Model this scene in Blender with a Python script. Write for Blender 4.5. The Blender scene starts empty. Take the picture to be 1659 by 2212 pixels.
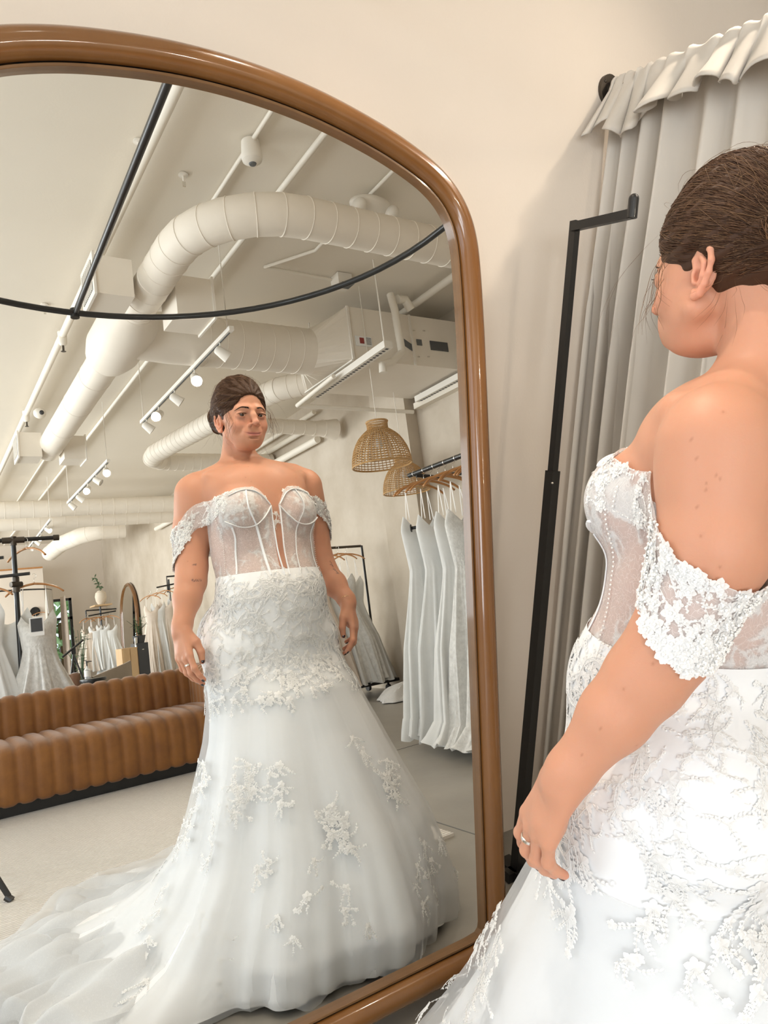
import bpy, math, random
import numpy as np
from mathutils import Vector, Matrix
PI = math.pi
sc = bpy.context.scene
COL = sc.collection

# ---------------------------------------------------------------- camera
CAMM = ((0.829, 0.038, -0.559), (-0.557, 0.153, -0.816), (0.054, 0.987, 0.148))
cd = bpy.data.cameras.new('camera'); cam = bpy.data.objects.new('camera', cd); COL.objects.link(cam)
cd.sensor_fit = 'HORIZONTAL'; cd.sensor_width = 36.0; cd.lens = 36.0*1541.0/1659.0
cd.clip_start = 0.05; cd.clip_end = 200
mr = Matrix(CAMM).to_quaternion().to_matrix().to_4x4()
mr.translation = Vector((0, 0, 1.39)); cam.matrix_world = mr
sc.camera = cam

# ---------------------------------------------------------------- world, exposure
w = bpy.data.worlds.new('world'); sc.world = w; w.use_nodes = True
bg = w.node_tree.nodes['Background']; bg.inputs[0].default_value = (0.80, 0.90, 1.0, 1); bg.inputs[1].default_value = 1.6
sc.view_settings.view_transform = 'Standard'; sc.view_settings.look = 'None'
sc.view_settings.exposure = 0.0; sc.view_settings.gamma = 1.0; sc.view_settings.use_curve_mapping = False
try:
    sc.cycles.max_bounces = 10; sc.cycles.transparent_max_bounces = 24; sc.cycles.glossy_bounces = 6
except Exception: pass

# ---------------------------------------------------------------- large lights: daylight from the shop windows on the left, added front fill, track light wash
def area(name, loc, rot, sx, sy, power, color):
    l = bpy.data.lights.new(name, 'AREA'); l.shape = 'RECTANGLE'; l.size = sx; l.size_y = sy
    l.energy = power; l.color = color
    o = bpy.data.objects.new(name, l); COL.objects.link(o); o.location = loc; o.rotation_euler = rot
    return o
DAY = (0.93, 0.97, 1.0); WARM = (1.0, 0.86, 0.70)
for i, (y, p) in enumerate([(0.25, 24), (-4.4, 185), (-8.4, 250), (-12.4, 260), (-15.6, 190)]):
    area('window_and_fill_light', (-3.9, y, 1.75), (0, -PI/2, 0), 2.3, 2.9, p, DAY)
area('window_and_fill_light', (-2.75, 1.50, 1.65), (-PI/2, 0, 0), 1.9, 2.2, 84, (0.84, 0.93, 1.0))  # added fill from an invented front-wall window, brightens the dress front
def spot(name, loc, target, power, ang=1.6, blend=0.6, size=0.04, color=WARM):
    l = bpy.data.lights.new(name, 'SPOT'); l.energy = power; l.spot_size = ang; l.spot_blend = blend
    l.shadow_soft_size = size; l.color = color
    o = bpy.data.objects.new(name, l); COL.objects.link(o); o.location = loc
    o.rotation_euler = (Vector(target)-Vector(loc)).to_track_quat('-Z', 'Y').to_euler()
    return o

# ---------------------------------------------------------------- materials
MATS = {}
def mat(name, col=(.8,.8,.8), rough=.6, metal=0.0, noise=0.0, nscale=8.0, col2=None, bump=0.0, bscale=60.0,
        emis=None, estr=0.0, alpha=None, trans=0.0, ior=1.45, sheen=0.0, sss=0.0, coat=0.0, stretch=None, bdist=0.01, spec=None, thin=0.0):
    m = bpy.data.materials.new(name); m.use_nodes = True; nt = m.node_tree; N = nt.nodes; Lk = nt.links
    b = N['Principled BSDF']; c4 = tuple(col)+(1,)
    b.inputs['Base Color'].default_value = c4; b.inputs['Roughness'].default_value = rough
    b.inputs['Metallic'].default_value = metal; b.inputs['IOR'].default_value = ior
    if trans: b.inputs['Transmission Weight'].default_value = trans
    if sheen: b.inputs['Sheen Weight'].default_value = sheen
    if coat: b.inputs['Coat Weight'].default_value = coat; b.inputs['Coat Roughness'].default_value = 0.06
    if spec is not None: b.inputs['Specular IOR Level'].default_value = spec
    if sss:
        b.inputs['Subsurface Weight'].default_value = sss; b.inputs['Subsurface Radius'].default_value = (1, .35, .2)
        b.inputs['Subsurface Scale'].default_value = 0.012
    if emis: b.inputs['Emission Color'].default_value = tuple(emis)+(1,); b.inputs['Emission Strength'].default_value = estr
    if noise or bump:
        tc = N.new('ShaderNodeTexCoord'); mp = N.new('ShaderNodeMapping'); Lk.new(tc.outputs['Object'], mp.inputs[0])
        if stretch: mp.inputs['Scale'].default_value = stretch
    if noise:
        nz = N.new('ShaderNodeTexNoise'); nz.inputs['Scale'].default_value = nscale; nz.inputs['Detail'].default_value = 6
        nz.inputs['Roughness'].default_value = .62
        Lk.new(mp.outputs[0], nz.inputs['Vector'])
        cr = N.new('ShaderNodeValToRGB'); cr.color_ramp.elements[0].position = .5-.25*noise; cr.color_ramp.elements[1].position = .5+.25*noise
        cr.color_ramp.elements[0].color = tuple(col2)+(1,); cr.color_ramp.elements[1].color = c4
        Lk.new(nz.outputs[0], cr.inputs[0]); Lk.new(cr.outputs[0], b.inputs['Base Color'])
    if bump:
        nb = N.new('ShaderNodeTexNoise'); nb.inputs['Scale'].default_value = bscale; nb.inputs['Detail'].default_value = 4
        Lk.new(mp.outputs[0], nb.inputs['Vector'])
        bp = N.new('ShaderNodeBump'); bp.inputs['Strength'].default_value = bump; bp.inputs['Distance'].default_value = bdist
        Lk.new(nb.outputs[0], bp.inputs['Height']); Lk.new(bp.outputs[0], b.inputs['Normal'])
    if thin:   # woven cloth that light passes through
        tl = N.new('ShaderNodeBsdfTranslucent'); tl.inputs[0].default_value = c4
        mx = N.new('ShaderNodeMixShader'); mx.inputs[0].default_value = thin; out = N['Material Output']
        Lk.new(b.outputs[0], mx.inputs[1]); Lk.new(tl.outputs[0], mx.inputs[2]); Lk.new(mx.outputs[0], out.inputs[0])
    if alpha is not None:
        b.inputs['Alpha'].default_value = alpha
    MATS[name] = m; return m

mat('wall_paint', (.80,.715,.62), .85, noise=.9, nscale=2.2, col2=(.79,.70,.60), bump=.06, bscale=160)
mat('ceiling_paint', (.86,.79,.68), .9, noise=1, nscale=.7, col2=(.83,.76,.65), bump=.05, bscale=60)
mat('plaster', (.64,.565,.47), .85, noise=1.0, nscale=1.5, col2=(.46,.385,.295), bump=.12, bscale=9, bdist=.02)
mat('concrete', (.36,.335,.295), .40, noise=1.3, nscale=1.5, col2=(.235,.215,.185), bump=.03, bscale=40)
mat('white_metal', (.86,.81,.73), .5)
mat('duct_metal', (.87,.80,.70), .55, noise=.8, nscale=3, col2=(.84,.765,.66))
mat('pipe_paint', (.86,.80,.70), .55)
mat('black_metal', (.012,.012,.012), .38, metal=.0, coat=.25)
mat('dark_grey', (.05,.05,.052), .5)
mat('iron', (.10,.085,.07), .45, metal=.9)
mat('silver', (.85,.84,.80), .16, metal=1)
mat('gold', (.95,.68,.38), .2, metal=1)
mat('wood_frame', (.235,.105,.030), .22, noise=1.2, nscale=5, col2=(.155,.060,.014), coat=.7, stretch=(1,1,.35), bump=.02, bscale=30)
mat('wood_lip', (.20,.105,.042), .35, noise=.8, nscale=10, col2=(.15,.075,.03), coat=.3)
mat('wood_hanger', (.55,.26,.09), .35, noise=1, nscale=25, col2=(.42,.18,.055), coat=.4)
mat('wood_pale', (.58,.40,.22), .5, noise=1, nscale=8, col2=(.48,.31,.16), stretch=(1,1,.2))
mat('curtain_cloth', (.72,.665,.59), .9, bump=.25, bscale=900, bdist=.001, sheen=.2, thin=.12)
mat('velvet', (.29,.115,.020), .65, noise=1, nscale=6, col2=(.165,.058,.012), sheen=.25, bump=.15, bscale=22)
mat('velvet_pale', (.66,.42,.20), .7, noise=1, nscale=5, col2=(.58,.36,.16), sheen=.6)
mat('velvet_dark', (.13,.055,.02), .7, sheen=.6)
mat('taupe_leather', (.30,.245,.19), .5, noise=.6, nscale=6, col2=(.26,.21,.16))
mat('white_cloth', (.84,.84,.82), .8, noise=.8, nscale=14, col2=(.78,.78,.76), bump=.3, bscale=55, bdist=.004, thin=.2, sheen=.2)
mat('lace_cloth', (.87,.86,.83), .8, noise=.7, nscale=30, col2=(.66,.65,.62), bump=1.0, bscale=60, bdist=.006, thin=.15)
mat('blush_cloth', (.84,.74,.64), .8, noise=.8, nscale=14, col2=(.76,.65,.55), bump=.3, bscale=50, bdist=.004, thin=.2)
mat('strap', (.86,.83,.79), .6)
mat('rattan', (.62,.38,.17), .5, noise=1, nscale=60, col2=(.50,.29,.11))
mat('fur', (.80,.775,.74), .95, bump=1, bscale=180, bdist=.01)
mat('leaf', (.07,.13,.05), .5, noise=1, nscale=20, col2=(.035,.07,.03))
mat('outside_leaf', (.50,.66,.36), .8, noise=1.5, nscale=3, col2=(.24,.40,.16))
mat('ceramic', (.66,.58,.47), .7, noise=.8, nscale=12, col2=(.60,.52,.41))
mat('paper', (.86,.85,.82), .7)
mat('ink', (.03,.03,.03), .6)
mat('lamp_glow', (1,1,1), .3, emis=(1,.94,.82), estr=14)
mat('strip_glow', (1,1,1), .3, emis=(1,.96,.88), estr=1.6)
mat('grille', (.10,.10,.10), .6)
mat('tape_grey', (.14,.145,.145), .6)
mat('tape_red', (.30,.05,.04), .6)
mat('clear_plastic', (.75,.78,.80), .1, trans=.6)
mat('podium_cloth', (.42,.38,.33), .9, noise=1, nscale=30, col2=(.36,.32,.27))
mat('window_glass', (1,1,1), .0, trans=1.0, ior=1.02)
# mirror silvering
m = bpy.data.materials.new('mirror_glass'); m.use_nodes = True
for n_ in list(m.node_tree.nodes):
    if n_.type != 'OUTPUT_MATERIAL': m.node_tree.nodes.remove(n_)
g_ = m.node_tree.nodes.new('ShaderNodeBsdfGlossy'); g_.inputs['Color'].default_value = (.93,.94,.92,1); g_.inputs['Roughness'].default_value = 0.0
m.node_tree.links.new(g_.outputs[0], m.node_tree.nodes['Material Output'].inputs[0]); MATS['mirror_glass'] = m
# ribbed rug
m = mat('rug_wool', (.60,.565,.51), .95, bump=.5, bscale=220, bdist=.004)
nt = m.node_tree; N = nt.nodes; tc = N.new('ShaderNodeTexCoord'); mp = N.new('ShaderNodeMapping'); mp.inputs['Rotation'].default_value = (0,0,0)
wv = N.new('ShaderNodeTexWave'); wv.wave_type = 'BANDS'; wv.bands_direction = 'Y'; wv.inputs['Scale'].default_value = 17; wv.inputs['Distortion'].default_value = 1.6
wv.inputs['Detail'].default_value = 3; wv.inputs['Detail Scale'].default_value = 4
cr = N.new('ShaderNodeValToRGB'); cr.color_ramp.elements[0].color = (.56,.53,.49,1); cr.color_ramp.elements[1].color = (.80,.77,.73,1)
nt.links.new(tc.outputs['Object'], mp.inputs[0]); nt.links.new(mp.outputs[0], wv.inputs[0]); nt.links.new(wv.outputs[0], cr.inputs[0])
nt.links.new(cr.outputs[0], N['Principled BSDF'].inputs['Base Color'])
bp = N.new('ShaderNodeBump'); bp.inputs['Strength'].default_value = .7; bp.inputs['Distance'].default_value = .008
nt.links.new(wv.outputs[0], bp.inputs['Height']); nt.links.new(bp.outputs[0], N['Principled BSDF'].inputs['Normal'])

# ---------------------------------------------------------------- mesh helpers
class MB:
    def __init__(s): s.v = []; s.f = []; s.n = 0
    def add(s, V, F):
        V = np.asarray(V, float).reshape(-1, 3)
        s.v.append(V); n = s.n
        s.f += [tuple(i+n for i in f) for f in F]; s.n += len(V); return s
    def box(s, c, d, rz=0.0, M3=None):
        V = np.array([[x, y, z] for x in (-.5,.5) for y in (-.5,.5) for z in (-.5,.5)])*np.array(d, float)
        if M3 is not None: V = V@np.asarray(M3).T
        elif rz:
            c_, s_ = math.cos(rz), math.sin(rz); V = V@np.array([[c_,s_,0],[-s_,c_,0],[0,0,1]])
        return s.add(V+np.array(c, float), [(0,1,3,2),(4,6,7,5),(0,4,5,1),(2,3,7,6),(0,2,6,4),(1,5,7,3)])
    def grid(s, P, cu=False, cv=False, flip=False):
        P = np.asarray(P, float); nu, nv = P.shape[:2]; F = []
        for i in range(nu if cu else nu-1):
            a = i*nv; b = ((i+1) % nu)*nv
            for j in range(nv if cv else nv-1):
                k = (j+1) % nv; q = (a+j, b+j, b+k, a+k); F.append(q[::-1] if flip else q)
        return s.add(P.reshape(-1, 3), F)
    def tube(s, pts, r, n=8, cap=True, closed=False, flat=None):
        pts = np.asarray(pts, float); m_ = len(pts); r = np.broadcast_to(np.asarray(r, float), (m_,))
        T = np.roll(pts, -1, 0)-np.roll(pts, 1, 0)
        if not closed: T[0] = pts[1]-pts[0]; T[-1] = pts[-1]-pts[-2]
        T /= np.linalg.norm(T, axis=1)[:, None]+1e-12
        up = np.array([0, 0, 1.]) if abs(T[0][2]) < .9 else np.array([1., 0, 0])
        a = np.cross(T[0], up); a /= np.linalg.norm(a); R = []
        for i in range(m_):
            a = a-T[i]*(a@T[i]); a /= np.linalg.norm(a)+1e-12; b = np.cross(T[i], a); R.append((a.copy(), b))
        th = np.arange(n)*2*PI/n; G = np.zeros((m_, n, 3))
        for i in range(m_):
            fb = 1.0 if flat is None else flat
            G[i] = pts[i]+r[i]*(np.cos(th)[:, None]*R[i][0]+fb*np.sin(th)[:, None]*R[i][1])
        base = s.n; s.grid(G, cu=closed, cv=True)
        if cap and not closed:
            s.f.append(tuple(base+i for i in range(n))); s.f.append(tuple(base+(m_-1)*n+i for i in range(n))[::-1])
        return s
    def lathe(s, prof, c=(0,0,0), n=24, cap=False):
        th = np.arange(n)*2*PI/n; prof = np.asarray(prof, float)
        G = np.stack([np.stack([p[0]*np.cos(th), p[0]*np.sin(th), np.full(n, p[1])], 1) for p in prof])+np.array(c, float)
        base = s.n; s.grid(G, cv=True)
        if cap:
            s.f.append(tuple(base+i for i in range(n))); s.f.append(tuple(base+(len(prof)-1)*n+i for i in range(n))[::-1])
        return s
    def ell(s, c, r, nu=12, nv=16, M3=None):
        u = np.linspace(0, PI, nu+1); v = np.arange(nv)*2*PI/nv
        G = np.stack([np.stack([np.sin(a)*np.cos(v), np.sin(a)*np.sin(v), np.full(nv, math.cos(a))], 1) for a in u])*np.broadcast_to(np.array(r, float), (3,))
        if M3 is not None: G = G@np.asarray(M3).T
        return s.grid(G+np.array(c, float), cv=True)
    def mesh(s, name, m, smooth=True, off=(0,0,0), ang=None):
        V = np.concatenate(s.v)-np.array(off, float)
        me = bpy.data.meshes.new(name); me.from_pydata(V.tolist(), [], s.f); me.update()
        me.polygons.foreach_set('use_smooth', [smooth]*len(me.polygons))
        if m: me.materials.append(MATS[m])
        if smooth and ang is not None:
            try: me.set_sharp_from_angle(angle=ang)
            except Exception: pass
        return me
def place(o, parent=None):
    COL.objects.link(o)
    if parent: o.parent = parent
    return o
def abs_loc(p):
    l = Vector((0,0,0))
    while p is not None: l += p.location; p = p.parent
    return l
def part(name, mb, m, parent, smooth=True, label=None, ang=.6):
    off = tuple(abs_loc(parent))
    me = mb.mesh(name, m, smooth, off, ang)
    o = bpy.data.objects.new(name, me); place(o, parent)
    if label: o['label'] = label
    return o
def tag(o, label, cat, group=None, kind=None):
    o['label'] = label; o['category'] = cat
    if group: o['group'] = group
    if kind: o['kind'] = kind
    return o
def single(name, mb, m, label, cat, group=None, base=None, smooth=True, kind=None, ang=.6):
    V = np.concatenate(mb.v)
    if base is None: base = ((V[:,0].min()+V[:,0].max())/2, (V[:,1].min()+V[:,1].max())/2, V[:,2].min())
    me = mb.mesh(name, m, smooth, base, ang); o = bpy.data.objects.new(name, me); place(o); o.location = base
    return tag(o, label, cat, group, kind)
def thing(name, label, cat, loc, group=None):
    o = bpy.data.objects.new(name, None); place(o); o.location = loc; o.empty_display_size = .1
    return tag(o, label, cat, group)
def struct(name, mb, m, smooth=False):
    me = mb.mesh(name, m, smooth, ang=.6); o = bpy.data.objects.new(name, me); place(o); o['kind'] = 'structure'; return o
def copy_tree(o, loc=None, rz=0.0, parent=None, label=None, group=None, sc_=None):
    c = o.copy(); COL.objects.link(c); c.parent = parent
    if loc is not None: c.location = loc; c.rotation_euler = (0, 0, rz)
    if sc_: c.scale = sc_
    if label: c['label'] = label
    if group: c['group'] = group
    for ch in [x for x in bpy.data.objects if x.parent is o]: copy_tree(ch, parent=c)
    return c
def bez(P, n=24):   # Catmull-Rom through the points
    P = np.asarray(P, float); Q = np.vstack([2*P[0]-P[1], P, 2*P[-1]-P[-2]]); out = []
    k = max(2, n//(len(P)-1))
    for i in range(len(P)-1):
        p0, p1, p2, p3 = Q[i:i+4]
        for t in np.linspace(0, 1, k, endpoint=False):
            out.append(.5*((2*p1)+(-p0+p2)*t+(2*p0-5*p1+4*p2-p3)*t*t+(-p0+3*p1-3*p2+p3)*t**3))
    out.append(P[-1]); return np.array(out)
rng = np.random.default_rng(7)
# ---------------------------------------------------------------- the room shell
YW = 1.56; XL = -4.0; XR = 4.4; YB = -17.5; HC_ = 3.6
struct('floor', MB().box(((XL+XR)/2, (YW+YB)/2, -.05), (XR-XL+.6, YW-YB+.6, .1)), 'concrete')
struct('ceiling', MB().box(((XL+XR)/2, (YW+YB)/2, HC_+.05), (XR-XL+.6, YW-YB+.6, .1)), 'ceiling_paint')
fx0, fx1 = -3.75, -1.75
b = MB().box(((XL-.3+fx0)/2, YW+.1, HC_/2), (fx0-XL+.3, .2, HC_)).box(((fx1+XR+.3)/2, YW+.1, HC_/2), (XR+.3-fx1, .2, HC_)).box(((fx0+fx1)/2, YW+.1, .25), (fx1-fx0, .2, .5)).box(((fx0+fx1)/2, YW+.1, 3.2), (fx1-fx0, .2, .8))
struct('wall_front', b, 'wall_paint')
b = MB()
for x in (fx0+.03, (fx0+fx1)/2, fx1-.03): b.box((x, YW+.1, 1.65), (.06, .08, 2.3))
for z in (.53, 2.77): b.box(((fx0+fx1)/2, YW+.1, z), (fx1-fx0, .08, .06))
struct('window_7', b, 'black_metal')  # unseen window frame, added to house the front fill light
struct('wall_right', MB().box((XR+.1, (YW+YB)/2, HC_/2), (.2, YW-YB, HC_)), 'plaster')
# left wall with the shop windows
b = MB(); ys = [(-1.4,1.2),(-5.9,-2.9),(-9.9,-6.9),(-13.9,-10.9),(-17.0,-14.2)]; edges = [YB]
b.box((XL-.1, (YW+YB)/2, .3), (.2, YW-YB, .6)); b.box((XL-.1, (YW+YB)/2, 3.25), (.2, YW-YB, .7))
prev = YB
for y0, y1 in sorted(ys): b.box((XL-.1, (prev+y0)/2, 1.75), (.2, y0-prev, 2.3)); prev = y1
b.box((XL-.1, (prev+YW)/2, 1.75), (.2, YW-prev, 2.3))
struct('wall_left', b, 'wall_paint')
for i, (y0, y1) in enumerate(sorted(ys)):
    b = MB()
    for y in (y0+.025, y1-.025, (y0+y1)/2): b.box((XL-.1, y, 1.75), (.08, .05, 2.3))
    for z in (.625, 2.875): b.box((XL-.1, (y0+y1)/2, z), (.08, y1-y0, .05))
    struct('window_%d' % (i+2), b, 'black_metal')
# back wall, with the tall window near its right end
wx0, wx1, wz0, wz1 = 3.05, 3.56, .0, 2.14
b = MB(); b.box(((XL-.3+wx0)/2, YB-.1, HC_/2), (wx0-XL+.3, .2, HC_)); b.box(((wx1+XR+.3)/2, YB-.1, HC_/2), (XR+.3-wx1, .2, HC_))
b.box(((wx0+wx1)/2, YB-.1, (wz1+HC_)/2), (wx1-wx0, .2, HC_-wz1))
struct('wall_back', b, 'wall_paint')
b = MB()
for x in (wx0+.03, wx1-.03): b.box((x, YB-.08, wz1/2), (.07, .1, wz1))
for z in (.03, 1.62, wz1-.03): b.box(((wx0+wx1)/2, YB-.08, z), (wx1-wx0, .1, .07))
o = struct('window_1', b, 'black_metal')
part('pane', MB().box(((wx0+wx1)/2, YB-.1, wz1/2), (wx1-wx0, .012, wz1)), 'window_glass', o)
# floor control joints
b = MB()
for (p, q) in (((1.79,1.5),(1.86,-1.3)),((1.86,-1.3),(4.4,-1.42)),((-4,-1.2),(1.86,-1.3)),((1.86,-1.3),(2.1,-17)),((-4,-7),(4.4,-7.2))):
    p = np.array(p+(0.0007,)); q = np.array(q+(0.0007,)); d = q-p; L = np.linalg.norm(d[:2]); b.box((p+q)/2, (L, .006, .0012), math.atan2(d[1], d[0]))
struct('trim_1', b, 'tape_grey')
# corner pier and steps on the right wall
b = MB(); b.box((4.33, -3.29, 1.8), (.14, .62, 3.6)); struct('wall_pier', b, 'plaster')
b = MB()
for z, d in ((3.05,.10),(2.86,.06)): b.box((4.36, -1.1, z), (.09, 3.6, d))
struct('trim_2', b, 'ceiling_paint')
# partition between the shop and the far fitting room
b = MB(); b.box((1.15, -16.4, 1.425), (3.2, .16, 2.85)); struct('wall_partition', b, 'wall_paint')
b = MB(); b.box((1.15, -16.3, 2.87), (3.2, .04, .035)); struct('trim_3', b, 'wood_hanger')

# ---------------------------------------------------------------- the big arched mirror, leaning on the front wall
th = math.asin(.165); nwv = np.array([0, math.cos(th), -math.sin(th)]); nwu = np.array([0, math.sin(th), math.cos(th)])
P0 = np.array([0, 0, 1.39])+nwv*1.35; 
P0 = P0-nwu*(P0[2]/nwu[2])                    # in-plane origin on the floor line
def mp_(u, v, w_=0.0): return np.array([u, 0, 0])+P0+nwu*v-nwv*w_      # w_ towards the viewer
uc = .605
right = np.array([(0,2.0165),(.15,2.0075),(.30,1.980),(.41,1.946),(.475,1.912),(.515,1.868),(.535,1.81),(.5425,1.72),(.5465,1.6)])
top = bez(np.vstack([[(-.15,2.0075)], right]), 72)[8:]; side = np.array([(.548,1.45),(.549,1.2),(.549,.8),(.549,.35)])
cor = [(.548,.13),(.545,.116),(.536,.108),(.5,.105)]
half = np.vstack([top, side, np.array(cor)])
loop = np.vstack([half, (half*np.array([-1,1]))[::-1]])[:-1]     # closed outline of the glass, clockwise
T2 = np.roll(loop,-1,0)-np.roll(loop,1,0); T2 /= np.linalg.norm(T2,axis=1)[:,None]; N2 = np.stack([-T2[:,1],T2[:,0]],1)
if ((loop+N2*.01-loop.mean(0))**2).sum() < ((loop-loop.mean(0))**2).sum(): N2 = -N2
def ringsec(prof):    # prof: list of (outward offset, height towards viewer)
    return np.stack([np.stack([mp_(uc+q[0], q[1], h) for q in loop+N2*o_]) for o_, h in prof])
mirror = thing('arched_mirror', 'large arched floor mirror in a glossy rounded brown wood frame leaning on the cream wall', 'mirror', (uc, 1.15, 0))
gl = MB(); V = np.array([mp_(uc+q[0], q[1], 0.0) for q in loop]); gl.add(V, [tuple(range(len(V)))[::-1]])
me_gl = part('mirror_glass', gl, 'mirror_glass', mirror, smooth=False)
f1 = MB(); f1.grid(ringsec([(0,0),(0,.0125),(.001,.0135),(.0055,.0135),(.006,.010)]), cv=True); part('inner_lip', f1, 'wood_lip', mirror)
f2 = MB(); f2.grid(ringsec([(.006,.010),(.006,.003),(.010,.003),(.010,.010)]), cv=True); part('groove', f2, 'black_metal', mirror)
a = np.linspace(PI, -.35*PI, 15)
prof = [(.010,.004)]+[(.039+.029*math.cos(t), .008+.028*math.sin(t)) for t in a]+[(.058,-.028),(.0,-.028)]
f3 = MB(); f3.grid(ringsec(prof), cv=True); part('wood_frame', f3, 'wood_frame', mirror, ang=1.2)
part('backing', MB().add(np.array([mp_(uc+q[0], q[1], -.028) for q in loop+N2*.02]), [tuple(range(len(loop)))]), 'dark_grey', mirror, smooth=False)

# ---------------------------------------------------------------- curtain rail and curtains of this fitting bay
ZR = 2.352; rx0 = .65; rr = 1.135
railpts = [(1.79,YW-.01,ZR),(1.79,1.1,ZR)]
railpts += [(rx0+rr*math.cos(t), .69-rr*math.sin(t), ZR) for t in np.linspace(.0, PI, 40)]
railpts += [(-.485,1.1,ZR),(-.485,YW-.01,ZR)]
rail = thing('curtain_rail', 'black pipe curtain rail with a round wall flange, curving round in front of the mirror', 'curtain rail', (1.79, YW, ZR))
part('rail', MB().tube(railpts, .013, 12), 'black_metal', rail)
part('strut', MB().tube([(.65,-.445,ZR),(.60,YW,ZR)], .0125, 12).tube([(.648,-.45,ZR-.02),(.648,-.45,ZR+.02)], .019, 12), 'black_metal', rail)
for x in (1.79,-.485):
    fl = MB(); fl.tube([(x,YW,ZR),(x,YW-.012,ZR),(x,YW-.014,ZR)], [.042,.042,.02], 24); fl.tube([(x,YW-.01,ZR),(x,YW-.035,ZR)], .019, 16)
    for t in range(3):
        a_ = t*2.094+.5; fl.ell((x+.031*math.cos(a_), YW-.014, ZR+.031*math.sin(a_)), (.005,.004,.005), 5, 8)
    part('flange', fl, 'iron', rail)

def curtain(name, path, z0, z1, label, amp=.035, folds=9, seed=0, matn='curtain_cloth', ruffle=True, group=None, top=0.03, n=None):
    """hanging cloth along a floor path (list of xy); folds deepen with distance from the rail"""
    R = np.random.default_rng(seed); path = bez(np.array([p+(0,) if len(p)==2 else p for p in path]), 60)[:, :2]
    s_ = np.r_[0, np.cumsum(np.linalg.norm(np.diff(path, axis=0), axis=1))]; Ltot = s_[-1]
    nu = n or max(90, folds*16); nz = 30; u = np.linspace(0, 1, nu)
    px = np.interp(u*Ltot, s_, path[:,0]); py = np.interp(u*Ltot, s_, path[:,1])
    tx = np.gradient(px); ty = np.gradient(py); l = np.hypot(tx, ty)+1e-9; nx, ny = ty/l, -tx/l
    ph = np.cumsum(1+.55*np.interp(u, np.linspace(0,1,folds+2), R.uniform(-1,1,folds+2))); ph = ph/ph[-1]*folds*2*PI
    am = np.interp(u, np.linspace(0,1,folds+1), R.uniform(.45,1.25,folds+1))
    G = np.zeros((nz+1, nu, 3)); drift = R.uniform(-1,1,4)
    for j in range(nz+1):
        t = j/nz; z = z1+(z0-z1)*t
        A = amp*am*(.45+.55*min(1,t*4))*(1+.25*math.sin(3*t+drift[0]))
        w_ = np.sin(ph+.5*t*drift[1]+.35*np.sin(ph*.5+drift[2]*3+t*2)); w_ = np.sign(w_)*np.abs(w_)**.75
        sl = .35*amp*np.cos(ph+.4)*min(1,t*3)
        G[j,:,0] = px+nx*A*w_+tx/l*sl; G[j,:,1] = py+ny*A*w_+ty/l*sl; G[j,:,2] = z
    root = thing(name, label, 'curtain', (px[0], py[0], 0), group)
    bm_ = MB().grid(G); o = part('panel', bm_, matn, root, ang=2.2)
    sm = o.modifiers.new('thick', 'SOLIDIFY'); sm.thickness = .0025
    if ruffle:      # rod pocket and folded-over heading
        nv = 16; G = np.zeros((nv+1, nu, 3)); hh = np.interp(u, np.linspace(0,1,folds*2+1), R.uniform(.10,.175,folds*2+1))
        fx = np.interp(u, np.linspace(0,1,folds*2+1), R.uniform(.2,2.1,folds*2+1))
        for j in range(nv+1):
            t = j/nv
            if t < .45:
                a_ = t/.45*PI*1.0; r_ = .022+.004*np.sin(ph*2)
                off = -r_*math.cos(a_); zz = z1+.008+r_*math.sin(a_)+.010*np.abs(np.sin(ph))*math.sin(a_)
                dz = zz
            else:
                q = (t-.45)/.55; off = .022+.055*q*fx+.018*np.sin(ph*1.5+1)*q; dz = z1+.008-hh*q
            off = off+amp*.30*am*np.sin(ph)*max(0, t-.45)*1.8
            G[j,:,0] = px+nx*off+tx/l*.018*np.sin(ph*1.5)*t; G[j,:,1] = py+ny*off+ty/l*.018*np.sin(ph*1.5)*t; G[j,:,2] = dz
        o = part('heading', MB().grid(G), matn, root, ang=2.2); sm = o.modifiers.new('thick','SOLIDIFY'); sm.thickness = .004
    return root
cpath = [(1.79,1.535),(1.79,1.3),(1.79,1.0),(1.785,.80)]
curtain('curtain', cpath, .02, ZR-.012, 'pale grey gathered curtain hanging from the black rail behind the woman, beside the mirror', amp=.046, folds=9, seed=5)

# ---------------------------------------------------------------- black garment stand beside the mirror
st = thing('garment_stand', 'slim black metal garment stand with one short arm between mirror and curtain', 'garment stand', (1.49,1.37,0))
part('pole', MB().box((1.495,1.37,1.43), (.020,.020,.93)), 'black_metal', st, smooth=False)
part('sleeve_tube', MB().box((1.495,1.37,.62), (.029,.029,1.23)).box((1.495,1.37,1.0),(.027,.027,.47)), 'black_metal', st, smooth=False)
b = MB().box((1.485,1.275,1.878), (.016,.185,.022)); part('arm', b, 'black_metal', st, smooth=False)
b = MB().tube([(1.485,1.182,1.868),(1.485,1.182,1.912)], .0125, 12); b.ell((1.485,1.182,1.912),(.0125,.0125,.0125),8,12); part('end_cap', b, 'black_metal', st)
b = MB().box((1.495,1.22,.018), (.05,.42,.03)).box((1.6,1.37,.018), (.3,.03,.03)); part('base', b, 'black_metal', st, smooth=False)
part('screw', MB().ell((1.4805,1.3545,1.203),(.0035,.0035,.0035),6,8), 'silver', st)
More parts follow.
